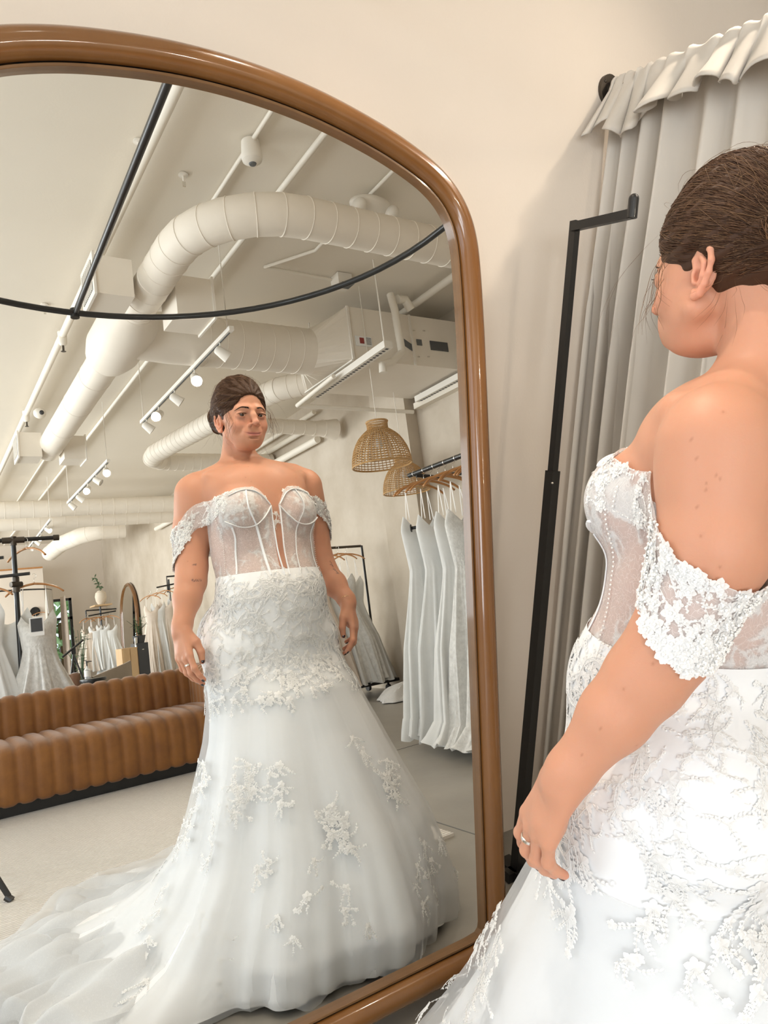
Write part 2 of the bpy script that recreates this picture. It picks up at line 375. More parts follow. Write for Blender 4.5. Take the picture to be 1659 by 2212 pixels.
# ---------------------------------------------------------------- signed-distance modelling for the woman
class Field:
    def __init__(s, xs, ys, zs):
        s.a = [np.asarray(q, np.float64) for q in (xs, ys, zs)]
        s.F = np.full([len(q) for q in s.a], 1.0, np.float32)
    def _win(s, lo, hi):
        sl = tuple(slice(max(0, np.searchsorted(q, l)-1), min(len(q), np.searchsorted(q, h)+1)) for q, l, h in zip(s.a, lo, hi))
        return sl, s.a[0][sl[0]][:,None,None], s.a[1][sl[1]][None,:,None], s.a[2][sl[2]][None,None,:]
    def _mix(s, sl, d, k, mode):
        A = s.F[sl]; d = d.astype(np.float32)
        if mode == 'add':
            h = np.clip(.5+.5*(A-d)/k, 0, 1); s.F[sl] = A*(1-h)+d*h-k*h*(1-h)
        else:
            h = np.clip(.5-.5*(A+d)/k, 0, 1); s.F[sl] = A*(1-h)+(-d)*h+k*h*(1-h)
    def ell(s, c, r, k=.02, mode='add', rot=None):
        c = np.array(c, float); r = np.array(r, float); m_ = max(r)+k*1.5+.02
        sl, X, Y, Z = s._win(c-m_, c+m_); X = X-c[0]; Y = Y-c[1]; Z = Z-c[2]
        if rot is not None:
            R = np.asarray(rot); X, Y, Z = (R[0,0]*X+R[1,0]*Y+R[2,0]*Z, R[0,1]*X+R[1,1]*Y+R[2,1]*Z, R[0,2]*X+R[1,2]*Y+R[2,2]*Z)
        k0 = np.sqrt((X/r[0])**2+(Y/r[1])**2+(Z/r[2])**2)+1e-6; k1 = np.sqrt((X/r[0]**2)**2+(Y/r[1]**2)**2+(Z/r[2]**2)**2)+1e-6
        s._mix(sl, k0*(k0-1)/k1, k, mode); return s
    def cap(s, a, b, ra, rb, k=.01, mode='add', sq=None):
        a = np.array(a, float); b = np.array(b, float); m_ = max(ra, rb)+k*1.5+.015
        sl, X, Y, Z = s._win(np.minimum(a, b)-m_, np.maximum(a, b)+m_); v = b-a; L2 = v@v
        t = np.clip(((X-a[0])*v[0]+(Y-a[1])*v[1]+(Z-a[2])*v[2])/L2, 0, 1)
        dx = X-a[0]-t*v[0]; dy = Y-a[1]-t*v[1]; dz = Z-a[2]-t*v[2]
        if sq is not None:      # flatten along the unit direction sq[0] by factor sq[1]
            n_, f_ = np.array(sq[0]), sq[1]; q = dx*n_[0]+dy*n_[1]+dz*n_[2]; g = q*(1/f_-1)
            dx = dx+g*n_[0]; dy = dy+g*n_[1]; dz = dz+g*n_[2]
        s._mix(sl, np.sqrt(dx*dx+dy*dy+dz*dz)-(ra+(rb-ra)*t), k, mode); return s
    def chain(s, P, R, k=.01, **kw):
        for i in range(len(P)-1): s.cap(P[i], P[i+1], R[i], R[i+1], k, **kw)
        return s
    def sample(s, P):
        P = np.asarray(P, float); idx = []; fr = []
        for q, a in zip(P.T, s.a):
            i = np.clip(np.searchsorted(a, q)-1, 0, len(a)-2); idx.append(i); fr.append(np.clip((q-a[i])/(a[i+1]-a[i]), 0, 1))
        o = 0
        for dx in (0,1):
            for dy in (0,1):
                for dz in (0,1):
                    w_ = (fr[0] if dx else 1-fr[0])*(fr[1] if dy else 1-fr[1])*(fr[2] if dz else 1-fr[2])
                    o = o+w_*s.F[idx[0]+dx, idx[1]+dy, idx[2]+dz]
        return o
    def mesh(s, iso=0.0):       # naive surface nets on a rectilinear grid
        F = s.F-iso; ins = F < 0
        nx, ny, nz = [q-1 for q in F.shape]
        cnt = np.zeros((nx, ny, nz), np.int8)
        for dx in (0,1):
            for dy in (0,1):
                for dz in (0,1): cnt += ins[dx:dx+nx, dy:dy+ny, dz:dz+nz]
        act = (cnt > 0)&(cnt < 8); I = np.argwhere(act); vid = np.full(act.shape, -1, np.int64); vid[act] = np.arange(len(I))
        S = np.zeros((len(I), 3)); n_ = np.zeros(len(I)); cor = [(a, b, c) for a in (0,1) for b in (0,1) for c in (0,1)]
        for p in cor:
            for ax in range(3):
                if p[ax]: continue
                q = list(p); q[ax] = 1; A = F[I[:,0]+p[0], I[:,1]+p[1], I[:,2]+p[2]]; B = F[I[:,0]+q[0], I[:,1]+q[1], I[:,2]+q[2]]
                m_ = (A < 0) != (B < 0); t = np.where(m_, A/np.where(m_, A-B, 1), 0)
                pt = np.tile(np.array(p, float), (len(I), 1)); pt[:, ax] += t; S += pt*m_[:, None]; n_ += m_
        S = S/n_[:, None]; V = np.zeros_like(S)
        for ax in range(3):
            a = s.a[ax]; V[:, ax] = a[I[:, ax]]+S[:, ax]*(a[I[:, ax]+1]-a[I[:, ax]])
        Q = []
        for ax in range(3):
            u, w_ = [(1,2),(2,0),(0,1)][ax]; sl0 = [slice(1,-1)]*3; sl0[ax] = slice(0, F.shape[ax]-1); sl1 = list(sl0); sl1[ax] = slice(1, F.shape[ax])
            A = ins[tuple(sl0)]; B = ins[tuple(sl1)]; E = np.argwhere(A != B); fl = A[A != B]
            base = E.copy(); 
            for c_ in range(3):
                if c_ != ax: base[:, c_] += 1
            def g(du, dw):
                c3 = base.copy(); c3[:, u] -= du; c3[:, w_] -= dw; return vid[c3[:,0], c3[:,1], c3[:,2]]
            q = np.stack([g(1,1), g(0,1), g(0,0), g(1,0)], 1); q[~fl] = q[~fl][:, ::-1]; Q.append(q)
        Q = np.concatenate(Q); Q = Q[(Q >= 0).all(1)]; return V, Q
def axis(segs):
    out = [segs[0][0]]
    for a, b, h in segs: 
        n_ = max(1, int(round((b-a)/h))); out += list(np.linspace(a, b, n_+1)[1:])
    return np.array(out)
def np_mesh(name, V, Q, m, parent, off, colors=None, smooth=True):
    me = bpy.data.meshes.new(name); V = V-np.array(off); Q = np.asarray(Q)
    me.vertices.add(len(V)); me.vertices.foreach_set('co', V.astype(np.float32).ravel())
    me.loops.add(Q.size); me.loops.foreach_set('vertex_index', Q.astype(np.int32).ravel())
    me.polygons.add(len(Q)); me.polygons.foreach_set('loop_start', (np.arange(len(Q))*Q.shape[1]).astype(np.int32))
    try: me.polygons.foreach_set('loop_total', np.full(len(Q), Q.shape[1], np.int32))
    except Exception: pass
    me.update(calc_edges=True); me.validate(); me.polygons.foreach_set('use_smooth', [smooth]*len(me.polygons))
    if colors is not None:
        ca = me.color_attributes.new('Tint', 'FLOAT_COLOR', 'POINT'); ca.data.foreach_set('color', colors.astype(np.float32).ravel())
    me.materials.append(MATS[m]); o = bpy.data.objects.new(name, me); place(o, parent); return o

# ---- skin, hair materials
def tint_mat(name, rough, sss=0.0, bump=0.0, bscale=200, sheen=0.0, coat=0.0, spec=.5, scl=.008):
    m = mat(name, (.8,.5,.4), rough, sss=sss, bump=bump, bscale=bscale, sheen=sheen, spec=spec, bdist=.001); nt = m.node_tree
    a = nt.nodes.new('ShaderNodeVertexColor'); a.layer_name = 'Tint'; nt.links.new(a.outputs[0], nt.nodes['Principled BSDF'].inputs['Base Color'])
    nt.nodes['Principled BSDF'].inputs['Subsurface Scale'].default_value = scl
    return m
tint_mat('skin', .48, sss=.35, bump=.12, bscale=420, spec=.35)
tint_mat('hair_brown', .55, bump=0, spec=.25)
mat('eye_white', (.62,.56,.51), .3, coat=.4); mat('eye_iris', (.035,.017,.008), .12, coat=.6); mat('nail_polish', (.02,.004,.008), .12, coat=1)

# ---- body field
body = Field(axis([(.58,.84,.0028),(.84,1.01,.0016),(1.01,1.32,.003)]), axis([(.34,.545,.003),(.545,.70,.0016),(.70,.80,.0035)]),
             axis([(.09,.74,.012),(.74,.99,.0026),(.99,1.465,.004),(1.465,1.63,.0016),(1.63,1.74,.003)]))
HX = .920
def torso(f, dress=False):
    f.ell((.955,.545,1.265), (.166,.128,.19), .05).ell((.955,.535,1.365), (.175,.098,.085), .05)
    f.ell((.953,.555,1.13), (.160,.118,.14), .06).ell((.948,.60,1.02), (.165,.115,.11), .06)
    f.ell((.947,.552,.90), (.190,.150,.16), .06)
    f.ell((.862,.612,1.275), (.078,.082,.075), .025).ell((1.038,.608,1.268), (.078,.080,.075), .025)
    return f
torso(body)
body.ell((.862,.47,.90), (.11,.11,.11), .05).ell((1.03,.47,.90), (.11,.11,.11), .05)
for sx in (-1, 1):
    body.chain([(.947+sx*.095,.55,.86),(.95+sx*.085,.56,.60),(.955+sx*.09,.555,.40),(.96+sx*.085,.535,.165)], [.108,.074,.060,.042], .03)
    body.cap((.96+sx*.085,.525,.15), (.975+sx*.10,.68,.13), .042, .035, .03)
# shoulders, neck
body.chain([(.922,.525,1.56),(.925,.502,1.485),(.94,.500,1.415)], [.050,.0505,.072], .022)
body.cap((.905,.505,1.438), (.80,.478,1.385), .042, .052, .035).cap((.93,.505,1.438), (1.115,.488,1.408), .044, .053, .035)
body.cap((.94,.60,1.385), (.80,.545,1.405), .016, .014, .03).cap((.97,.60,1.385), (1.12,.545,1.402), .016, .014, .03)
# left arm (the ring hand), right arm
LA = [(.778,.468,1.365),(.764,.448,1.25),(.741,.474,1.128),(.728,.492,1.085),(.705,.512,1.034),(.672,.543,.955),(.665,.549,.935)]
RA = [(1.160,.484,1.378),(1.186,.462,1.25),(1.192,.475,1.125),(1.197,.490,1.08),(1.210,.530,1.03),(1.222,.578,.972),(1.224,.583,.955)]
AR = [.066,.059,.047,.0455,.0405,.0275,.0265]
body.chain(LA, AR, .018); body.chain(RA, [r_*1.0 for r_ in AR], .018)
body.cap((.80,.47,1.33), (.85,.49,1.30), .06, .05, .04).cap((1.14,.475,1.33), (1.08,.49,1.30), .06, .05, .04)

def hand(f, W, d, nrm, ths, curl=1.0, ring=1):
    """W wrist, d down the hand, nrm out of the back of the hand, ths towards the thumb side"""
    W, d, nrm = [np.array(q, float) for q in (W, d, nrm)]; d /= np.linalg.norm(d); nrm -= d*(nrm@d); nrm /= np.linalg.norm(nrm)
    l = np.array(ths, float); l -= d*(l@d)+nrm*(l@nrm); l /= np.linalg.norm(l)
    kn = []; offs = [.0285,.0095,-.0095,-.0275]; down = [.082,.086,.081,.072]
    for o_, dn in zip(offs, down):
        K = W+d*dn+l*o_+nrm*(.004-.6*abs(o_)*.15); kn.append(K)
        f.cap(W+l*o_*.55+d*.006, K, .0155, .0112, .012, sq=(nrm, .92))
    f.cap(W+d*.035+l*.004-nrm*.008, W+d*.06-l*.006-nrm*.006, .021, .022, .012)
    nails = []; tips = []; lens = [(.041,.024,.019),(.045,.027,.020),(.042,.025,.020),(.033,.019,.018)]
    for i, K in enumerate(kn):
        ang = [(.30,.55,.35),(.42,.75,.45),(.5,.85,.5),(.55,.85,.5)][i]; a = 0; p = K; rs = [.0098,.0088,.0078,.0068]
        rs = [q*(.92 if i == 3 else 1) for q in rs]; pts = [p]
        for j, L in enumerate(lens[i]):
            a += ang[j]*curl; v = d*math.cos(a)-nrm*math.sin(a)+l*[.06,.0,-.05,-.1][i]; v /= np.linalg.norm(v); p = p+v*L; pts.append(p)
        f.chain(pts, rs, .0035); f.ell(pts[1], (.0096*(.9 if i==3 else 1),)*3, .004); tips.append(pts)
        bn = nrm*math.cos(a)+d*math.sin(a); nails.append((pts[-1]-v*.001+bn*.0052, v, bn, l, .0052))
    T = [W+d*.012+l*.016-nrm*.006, W+d*.045+l*.036-nrm*.020, W+d*.076+l*.040-nrm*.030, W+d*.102+l*.034-nrm*.034]
    f.cap(T[0], T[1], .017, .0145, .014); f.chain(T[1:], [.0125,.0110,.0085], .004)
    v = T[3]-T[2]; v /= np.linalg.norm(v); bn = nrm*.35+l*.9; bn -= v*(bn@v); bn /= np.linalg.norm(bn); nails.append((T[3]-v*.001+bn*.0058, v, bn, np.cross(v, bn), .006))
    return kn, tips, nails, (d, nrm, l)
LH = hand(body, (.665,.549,.938), (-.06,.33,-.95), (-.93,.30,.05), (.3,.9,.2), curl=.62)
RH = hand(body, (1.224,.584,.957), (.02,.17,-.98), (.74,.67,.1), (-.7,.7,.2), curl=.72)

# ---- head
def ear(f, c, sx):
    c = np.array(c); A = lambda u, v, w_=0: c+np.array([sx*(.004+.42*max(0,u)+w_), -u, v])   # u back, v up, flares outward
    hel = [A(-.006,.006),A(-.008,.018),A(-.002,.029),A(.008,.0325),A(.017,.027),A(.020,.014),A(.018,.000),A(.012,-.013),A(.004,-.024),A(-.003,-.027),A(-.006,-.020)]
    f.chain(hel, [.003,.0036,.004,.0042,.0042,.004,.0038,.0038,.0052,.0050,.003], .003)
    f.chain([A(.001,.022,.001),A(.009,.012,.001),A(.008,-.002,.001),A(.002,-.012,.001)], [.003,.0036,.0036,.003], .003)
    f.ell(A(.006,.004,-.007), (.005,.016,.026), .006)
    f.cap(A(-.007,.001), A(-.006,-.009), .0038, .0034, .003)
    f.ell(A(-.001,-.002,.001), (.006,.0045,.007), .003, 'sub')
def head(f):
    f.ell((HX,.562,1.630), (.0745,.094,.094), .02)
    f.ell((HX,.600,1.577), (.0655,.050,.070), .025)
    f.ell((HX,.604,1.541), (.0555,.041,.055), .02)
    f.ell((HX,.610,1.513), (.032,.032,.022), .022)
    f.cap((HX-.052,.575,1.537), (HX-.016,.616,1.505), .016, .014, .02).cap((HX+.052,.575,1.537), (HX+.016,.616,1.505), .016, .014, .02)
    f.ell((HX,.637,1.503), (.016,.012,.012), .012)
    f.ell((HX,.588,1.503), (.033,.034,.018), .025)                # soft underchin
    for sx in (-1, 1):
        f.ell((HX+sx*.037,.622,1.553), (.021,.018,.018), .018)    # smiling cheeks
        f.cap((HX+sx*.012,.6545,1.6005), (HX+sx*.040,.640,1.601), .0085, .0065, .014)   # brow
        f.ell((HX+sx*.031,.6640,1.580), (.0175,.0130,.0100), .010, 'sub')             # socket
        f.ell((HX+sx*.031,.6380,1.580), (.0190,.0147,.0142), .003)                      # lids
        f.ell((HX+sx*.0312,.6555,1.5790), (.0172,.0095,.0039), .0012, 'sub')           # eye opening
        f.cap((HX+sx*.018,.6530,1.5900), (HX+sx*.045,.6460,1.5875), .0022, .0018, .003)
        f.cap((HX+sx*.019,.6570,1.5695), (HX+sx*.040,.6500,1.5670), .0014, .001, .004, mode='sub')  # under-eye crease
    f.chain([(HX,.655,1.592),(HX,.6635,1.574),(HX+.002,.6690,1.552)], [.0075,.0080,.0098], .009)
    f.ell((HX+.002,.6700,1.5490), (.0100,.0082,.0085), .005)
    for sx in (-1, 1):
        f.ell((HX+sx*.0145,.6610,1.5455), (.0068,.0082,.0062), .005)
        f.cap((HX+sx*.0072,.669,1.5385), (HX+sx*.0072,.664,1.546), .0022, .002, .001, mode='sub')
        f.chain([(HX+sx*.021,.6590,1.546),(HX+sx*.0325,.6480,1.536),(HX+sx*.0390,.6390,1.522)], [.0022,.0028,.0014], .007, mode='sub')   # smile fold
        f.ell((HX+sx*.0310,.6410,1.5255), (.0034,.005,.0032), .004, 'sub')                # mouth corner
    f.ell((HX,.6400,1.524), (.027,.0105,.020), .018)
    f.chain([(HX-.028,.6390,1.5250),(HX-.012,.6490,1.5212),(HX,.6507,1.5198),(HX+.012,.6490,1.5212),(HX+.028,.6390,1.5250)], [.0015,.0034,.0030,.0034,.0015], .003)
    f.chain([(HX-.025,.6400,1.5205),(HX-.009,.6500,1.5138),(HX+.009,.6500,1.5138),(HX+.025,.6400,1.5205)], [.0016,.0048,.0048,.0016], .003)
    f.chain([(HX-.0255,.6455,1.5232),(HX-.011,.6535,1.5180),(HX+.011,.6535,1.5180),(HX+.0255,.6455,1.5232)], [.0012,.0013,.0013,.0012], .0008, mode='sub')
    f.ell((HX,.649,1.5065), (.015,.005,.003), .006, 'sub')
    ear(f, (HX-.0685,.562,1.575), -1); ear(f, (HX+.0685,.562,1.575), 1)
head(body)
V, Q = body.mesh()
# keep detail but calm the grid: two light smoothing passes
def smooth_pass(V, Q, it=2, lam=.5):
    E = np.concatenate([Q[:, [0,1]], Q[:, [1,2]], Q[:, [2,3]], Q[:, [3,0]]])
    for _ in range(it):
        S = np.zeros_like(V); n_ = np.bincount(E[:,0], minlength=len(V))+np.bincount(E[:,1], minlength=len(V))
        for ax in range(3): S[:, ax] = np.bincount(E[:,0], V[E[:,1], ax], len(V))+np.bincount(E[:,1], V[E[:,0], ax], len(V))
        V = V*(1-lam)+lam*S/np.maximum(n_, 1)[:, None]
    return V
V = smooth_pass(V, Q, 2, .45)
# ---- skin colour: tan, lips, blush, ear warmth, freckles, tattoos
base = np.array([.575,.285,.182]); colr = np.tile(base, (len(V), 1))
def blend(mask, c):
    global colr
    colr = colr*(1-mask[:, None])+np.array(c)*mask[:, None]
def gs(c, r): return np.exp(-(((V-np.array(c))/np.array(r))**2).sum(1))
blend(.45*gs((HX-.04,.645,1.552), (.024,.03,.018)), (.66,.28,.20)); blend(.45*gs((HX+.04,.645,1.552), (.024,.03,.018)), (.66,.28,.20))
blend(.35*gs((HX,.68,1.550), (.014,.02,.012)), (.68,.30,.24))
lip = gs((HX,.664,1.5233), (.022,.012,.0062)); lip = gs((HX,.664,1.5180), (.024,.012,.0060)); lip = np.exp(-((V[:,0]-HX)/.0250)**4-((V[:,2]-1.5175-6.5*(V[:,0]-HX)**2)/.0062)**4)*(V[:,1]>.63); blend(lip*.9, (.50,.165,.145))
for sx in (-1, 1):
    blend(.65*gs((HX+sx*.083,.557,1.567), (.016,.022,.036)), (.74,.33,.23))
    blend(.75*np.exp(-((V[:,0]-HX-sx*.031)/.0165)**4-((V[:,1]-.652)/.012)**4-((V[:,2]-1.5835-.0)/.0013)**2), (.05,.03,.025))
    blend(.6*gs((HX+sx*.031,.650,1.567), (.015,.014,.006)), (.34,.17,.13))  # under-eye shadow painted darker into the skin tint
    blend(.40*gs((HX+sx*.031,.650,1.589), (.015,.014,.005)), (.45,.25,.19))
blend(np.clip((V[:,2]-1.38)*0, 0, 1), base)
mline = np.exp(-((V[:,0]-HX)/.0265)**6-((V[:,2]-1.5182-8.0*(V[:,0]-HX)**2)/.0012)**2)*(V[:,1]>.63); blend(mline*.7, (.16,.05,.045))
for T_ in (LH, RH):
    for pts in T_[1]: blend(.4*gs(pts[-1], (.014,)*3), (.62,.27,.20))
fr = [(.70,.44,1.30),(.705,.43,1.27),(.70,.43,1.32),(.715,.41,1.24),(.72,.42,1.22),(.70,.44,1.19),(.70,.45,1.20),(.72,.43,1.335),(.71,.42,1.17),(.69,.47,1.14),(.695,.46,1.12),(.67,.50,1.03),(.665,.52,.99),(.71,.46,1.37),(.735,.44,1.40)]
fr += [(.80+rng.uniform(0,.33), .63, 1.33+rng.uniform(0,.11)) for _ in range(9)]+[(.69+rng.uniform(0,.06), .42+rng.uniform(0,.1), rng.uniform(1.0,1.4)) for _ in range(14)]+[(1.2+rng.uniform(0,.06), .42+rng.uniform(0,.14), rng.uniform(1.0,1.4)) for _ in range(10)]
for c in fr:
    i = ((V-np.array(c))**2).sum(1).argmin(); blend(.5*np.exp(-((V-V[i])**2).sum(1)/(rng.uniform(.0010,.0019))**2), (.32,.13,.07))
# tattoo writing drawn on the skin (seen reversed in the mirror)
def tattoo(strokes, P, du, dv, s_):
    P, du, dv = [np.array(q, float) for q in (P, du, dv)]; du /= np.linalg.norm(du); dv /= np.linalg.norm(dv)
    sel = (((V-P)**2).sum(1) < .06**2); R = V[sel]-P; U = R@du/s_; W_ = R@dv/s_; nn = np.cross(du, dv); D = R@nn
    best = np.full(len(U), 9.0)
    for st_ in strokes:
        q = bez(np.array([p+(0,) for p in st_]), len(st_)*5)[:, :2]
        for a, b in zip(q[:-1], q[1:]):
            v = b-a; t = np.clip(((U-a[0])*v[0]+(W_-a[1])*v[1])/(v@v+1e-9), 0, 1); best = np.minimum(best, np.hypot(U-a[0]-t*v[0], W_-a[1]-t*v[1]))
    mask = np.zeros(len(V)); mask[sel] = np.exp(-(best*s_/.0010)**2)*(D > -.03); blend(mask*.85, (.07,.05,.06))
INF = [[(-1,0),(-.5,.35),(0,0),(.5,-.35),(1,0),(.5,.35),(0,0),(-.5,-.35),(-1,0)]]
SCR = [[(-2.6,.5),(-2.3,-.2),(-2.2,.9),(-1.8,-.2),(-1.4,.3),(-1.1,-.2),(-.8,.4),(-.4,-.3),(-.1,.35),(.2,-.25),(.5,.3),(.9,-.1),(1.1,.35),(1.5,-.2),(1.9,.2)]]
SC2 = [[(-3,.0),(-2.7,.8),(-2.5,-.2),(-2.1,.3),(-1.8,-.2),(-1.4,.3),(-1.1,-.2),(-.8,.7),(-.6,-.1)],[(.1,.2),(.5,-.2),(.8,.3),(1.0,-.2),(1.3,.9),(1.5,-.2),(1.9,.3),(2.2,-.3),(2.6,.3),(3,-.1)]]
tattoo(INF, (.735,.52,1.135), (1,.3,0), (0,0,1), .0055)
tattoo(SCR, (.735,.535,1.085), (1,.35,.05), (0,.0,1), .0062)
tattoo(SC2, (1.205,.535,1.085), (.06,-.1,1), (-1,.3,.0), .0085)
colr = np.c_[np.clip(colr, 0, 1), np.ones(len(V))]
BASE = (.95,.56,.0)
woman = np_mesh('person', V, Q, 'skin', None, BASE, colr); woman.location = BASE
tag(woman, 'woman with pinned-up brown hair in an off-shoulder white lace wedding dress, looking into the mirror', 'person')
for sx, nm in ((-1,'left'), (1,'right')):
    e = part('eye', MB().ell((HX+sx*.031,.6385,1.580), (.0124,)*3, 14, 20), 'eye_white', woman)
    g3 = np.array([-.26,.95,-.06]); g3 /= np.linalg.norm(g3); c = np.array((HX+sx*.031,.6385,1.580))
    part('iris', MB().ell(c+g3*.0072, (.0082,.0082,.0070), 10, 16), 'eye_iris', e)
nb = None
for T_ in (LH, RH):
    for (c, v, bn, lt, r_) in T_[2]:
        R3_ = np.stack([lt/np.linalg.norm(lt), v, bn], 1); part('fingernail', MB().ell(c, (r_*.95, r_*1.25, .0028), 8, 12, M3=R3_), 'nail_polish', woman, label='dark polished fingernail')
pts = LH[1][1]; a_ = np.array(pts[0]); b_ = np.array(pts[1]); v = (b_-a_)/np.linalg.norm(b_-a_); c = a_+v*.020
x_ = np.cross(v, [0,0,1.]); x_ /= np.linalg.norm(x_); y_ = np.cross(v, x_); t = np.linspace(0, 2*PI, 32, endpoint=False)
G = np.stack([np.stack([c+v*h+(.0098+rr_)*(math.cos(q)*x_+math.sin(q)*y_) for q in t]) for h, rr_ in ((-.0028,0),(-.0024,.0012),(.0024,.0012),(.0028,0))])
part('ring', MB().grid(G, cv=True), 'silver', woman, label='plain silver ring')
# bracelet
d_, n_, l_ = RH[3]; c = np.array((1.2225,.580,.968)); br = MB()
for i in range(40):
    q = i/40*2*PI; br.ell(c+.0305*math.cos(q)*l_+.0265*math.sin(q)*n_-d_*.012*math.cos(q), (.0016,.0016,.0016), 4, 6)
br.tube([c+.030*math.cos(q)*l_+.026*math.sin(q)*n_-d_*.012*math.cos(q) for q in np.linspace(0,2*PI,41)[:-1]], .0008, 5, closed=True)
part('bracelet', br, 'gold', woman, label='thin gold chain bracelet')
# ---------------------------------------------------------------- hair: pinned-up mass, strands following it, loose wisps
hf = Field(axis([(.80,1.04,.003)]), axis([(.40,.70,.003)]), axis([(1.46,1.79,.003)]))
hc = np.array([HX,.556,1.632])
hf.ell((HX-.002,.556,1.631), (.0835,.105,.0965), .02)
hf.ell((HX+.000,.560,1.690), (.055,.060,.040), .03)            # lifted crown
hf.ell((HX,.475,1.610), (.060,.050,.055), .03)
hf.ell((HX-.020,.460,1.622), (.050,.038,.044), .012).ell((HX-.048,.480,1.622), (.026,.028,.030), .010)   # bun coils
hf.ell((HX-.032,.455,1.600), (.028,.024,.024), .010).ell((HX+.020,.455,1.605), (.036,.032,.038), .012)
hf.ell((HX+.0,.690,1.585), (.0665,.078,.0600), .012, 'sub')        # face opening
hf.ell((HX+.0,.700,1.622), (.052,.066,.026), .010, 'sub')
for sx in (-1, 1): hf.ell((HX+sx*.075,.600,1.528), (.055,.060,.052), .012, 'sub'); hf.ell((HX+sx*.085,.568,1.570), (.018,.024,.040), .006, 'sub'); hf.ell((HX+sx*.080,.610,1.566), (.026,.030,.024), .008, 'sub')
hf.ell((HX,.575,1.470), (.12,.115,.085), .02, 'sub')
hV, hQ = hf.mesh(); hV = smooth_pass(hV, hQ, 2)
n_dir = hV-hc
ang_ = np.arctan2(n_dir[:,0], n_dir[:,2])*16+n_dir[:,1]*55; wob = np.sin(ang_+6*np.sin(n_dir[:,1]*22))+.5*np.sin(ang_*2.3+3)
hV = hV+n_dir/np.linalg.norm(n_dir, axis=1)[:, None]*(wob*.0010)[:, None]
hcol = np.tile(np.array([.055,.026,.014,1.]), (len(hV), 1))
hair = np_mesh('hair', hV, hQ, 'hair_brown', woman, BASE, hcol)
def surf(dirs, start=.16):     # distance from the head centre to the outside of the hair along each direction
    r = np.full(len(dirs), start); done = np.zeros(len(dirs), bool)
    for _ in range(70):
        v = hf.sample(hc+dirs*r[:, None]); hit_ = v < 0; done |= hit_; r = np.where(done, r, r-.0022)
        if done.all(): break
    return r, done
def slerp(a, b, t):
    w_ = np.arccos(np.clip(a@b, -1, 1)); return (np.sin((1-t)*w_)[:, None]*a+np.sin(t*w_)[:, None]*b)/math.sin(w_)
SV = []; SF = []; SC = []; off_ = 0
def strand(P, r0, c, n=3, taper=True):
    global off_
    m_ = len(P); T = np.gradient(P, axis=0); T /= np.linalg.norm(T, axis=1)[:, None]+1e-9
    A = np.cross(T, [.31,.17,.93]); A /= np.linalg.norm(A, axis=1)[:, None]+1e-9; B = np.cross(T, A)
    rr_ = r0*(np.clip(np.sin(np.linspace(.12, PI-.12, m_)), .25, 1) if taper else np.ones(m_))
    th_ = np.arange(n)*2*PI/n; G = P[:, None, :]+rr_[:, None, None]*(np.cos(th_)[None, :, None]*A[:, None, :]+np.sin(th_)[None, :, None]*B[:, None, :])
    idx = np.arange(m_*n).reshape(m_, n); a = idx[:-1]; b = idx[1:]
    F = np.stack([a, np.roll(a, -1, 1), np.roll(b, -1, 1), b], 2).reshape(-1, 4)+off_
    SV.append(G.reshape(-1, 3)); SF.append(F); SC.append(np.tile(np.r_[c, 1.], (m_*n, 1))); off_ += m_*n
hr = np.random.default_rng(3)
cols = [np.array(c) for c in ((.060,.028,.015),(.095,.045,.022),(.15,.078,.038),(.035,.017,.010),(.21,.12,.062))]
bunD = np.array([-.03,-.100,-.030]); bunD /= np.linalg.norm(bunD)
for k in range(6000):
    # start on a ring round the face and crown, finish at the bun
    q = hr.uniform(-1, 1); u = hr.uniform(0, 1)
    az = q*2.15; el = hr.uniform(-.05, 1.35) if abs(q) < .6 else hr.uniform(-.75, 1.0)
    a = np.array([math.sin(az)*math.cos(el), math.cos(az)*math.cos(el), math.sin(el)])
    e = bunD+np.array([.35*a[0]+hr.normal()*.10, 0, .25*a[2]+hr.normal()*.10]); e /= np.linalg.norm(e)
    t = np.linspace(0, hr.uniform(.35, 1), 16); D = slerp(a, e, t)
    D[:, 2] += .10*np.sin(t*PI)*(1 if a[2] > .2 else .3); D /= np.linalg.norm(D, axis=1)[:, None]
    r, ok = surf(D); P = hc+D*(r+hr.uniform(-.0006, .0016))[:, None]
    inside = body.sample(P) < -.0012
    keep = ok&~inside
    if keep.sum() < 5: continue
    i0 = int(np.argmax(keep)); i1 = i0
    while i1 < len(keep) and keep[i1]: i1 += 1
    if i1-i0 < 5: continue
    P = P[i0:i1]
    P = P+np.cumsum(hr.normal(size=P.shape)*.00022, 0)
    cl = .5+.5*math.sin(az*9+3*math.sin(el*5)+2*el); strand(P, hr.uniform(.00035, .0011), (cols[3]*(1-cl)+cols[1]*cl)*.6+.4*cols[hr.choice(5, p=[.3,.25,.2,.1,.15])])
for cx_, cy_, cz_, r_ in ((-.020,.455,1.620,.044),(-.050,.478,1.622,.028),(-.033,.452,1.598,.026),(.022,.450,1.605,.034)):
    for k in range(170):      # coils of the bun
        c = np.array([HX+cx_, cy_, cz_]); ax = np.array([hr.normal()*.5-.3, -1, hr.normal()*.5]); ax /= np.linalg.norm(ax)
        x_ = np.cross(ax, [0,0,1.]); x_ /= np.linalg.norm(x_); y_ = np.cross(ax, x_); s0 = hr.uniform(0, 6.28); t = np.linspace(s0, s0+hr.uniform(2, 5), 16)
        rad = r_*hr.uniform(.35, 1.04); h = math.sqrt(max(0, r_**2*1.06-rad**2))*.8
        P = c+rad*(np.cos(t)[:, None]*x_+np.sin(t)[:, None]*y_)+ax*h; strand(P, hr.uniform(.0004, .0011), cols[hr.choice(5, p=[.3,.3,.2,.1,.1])])
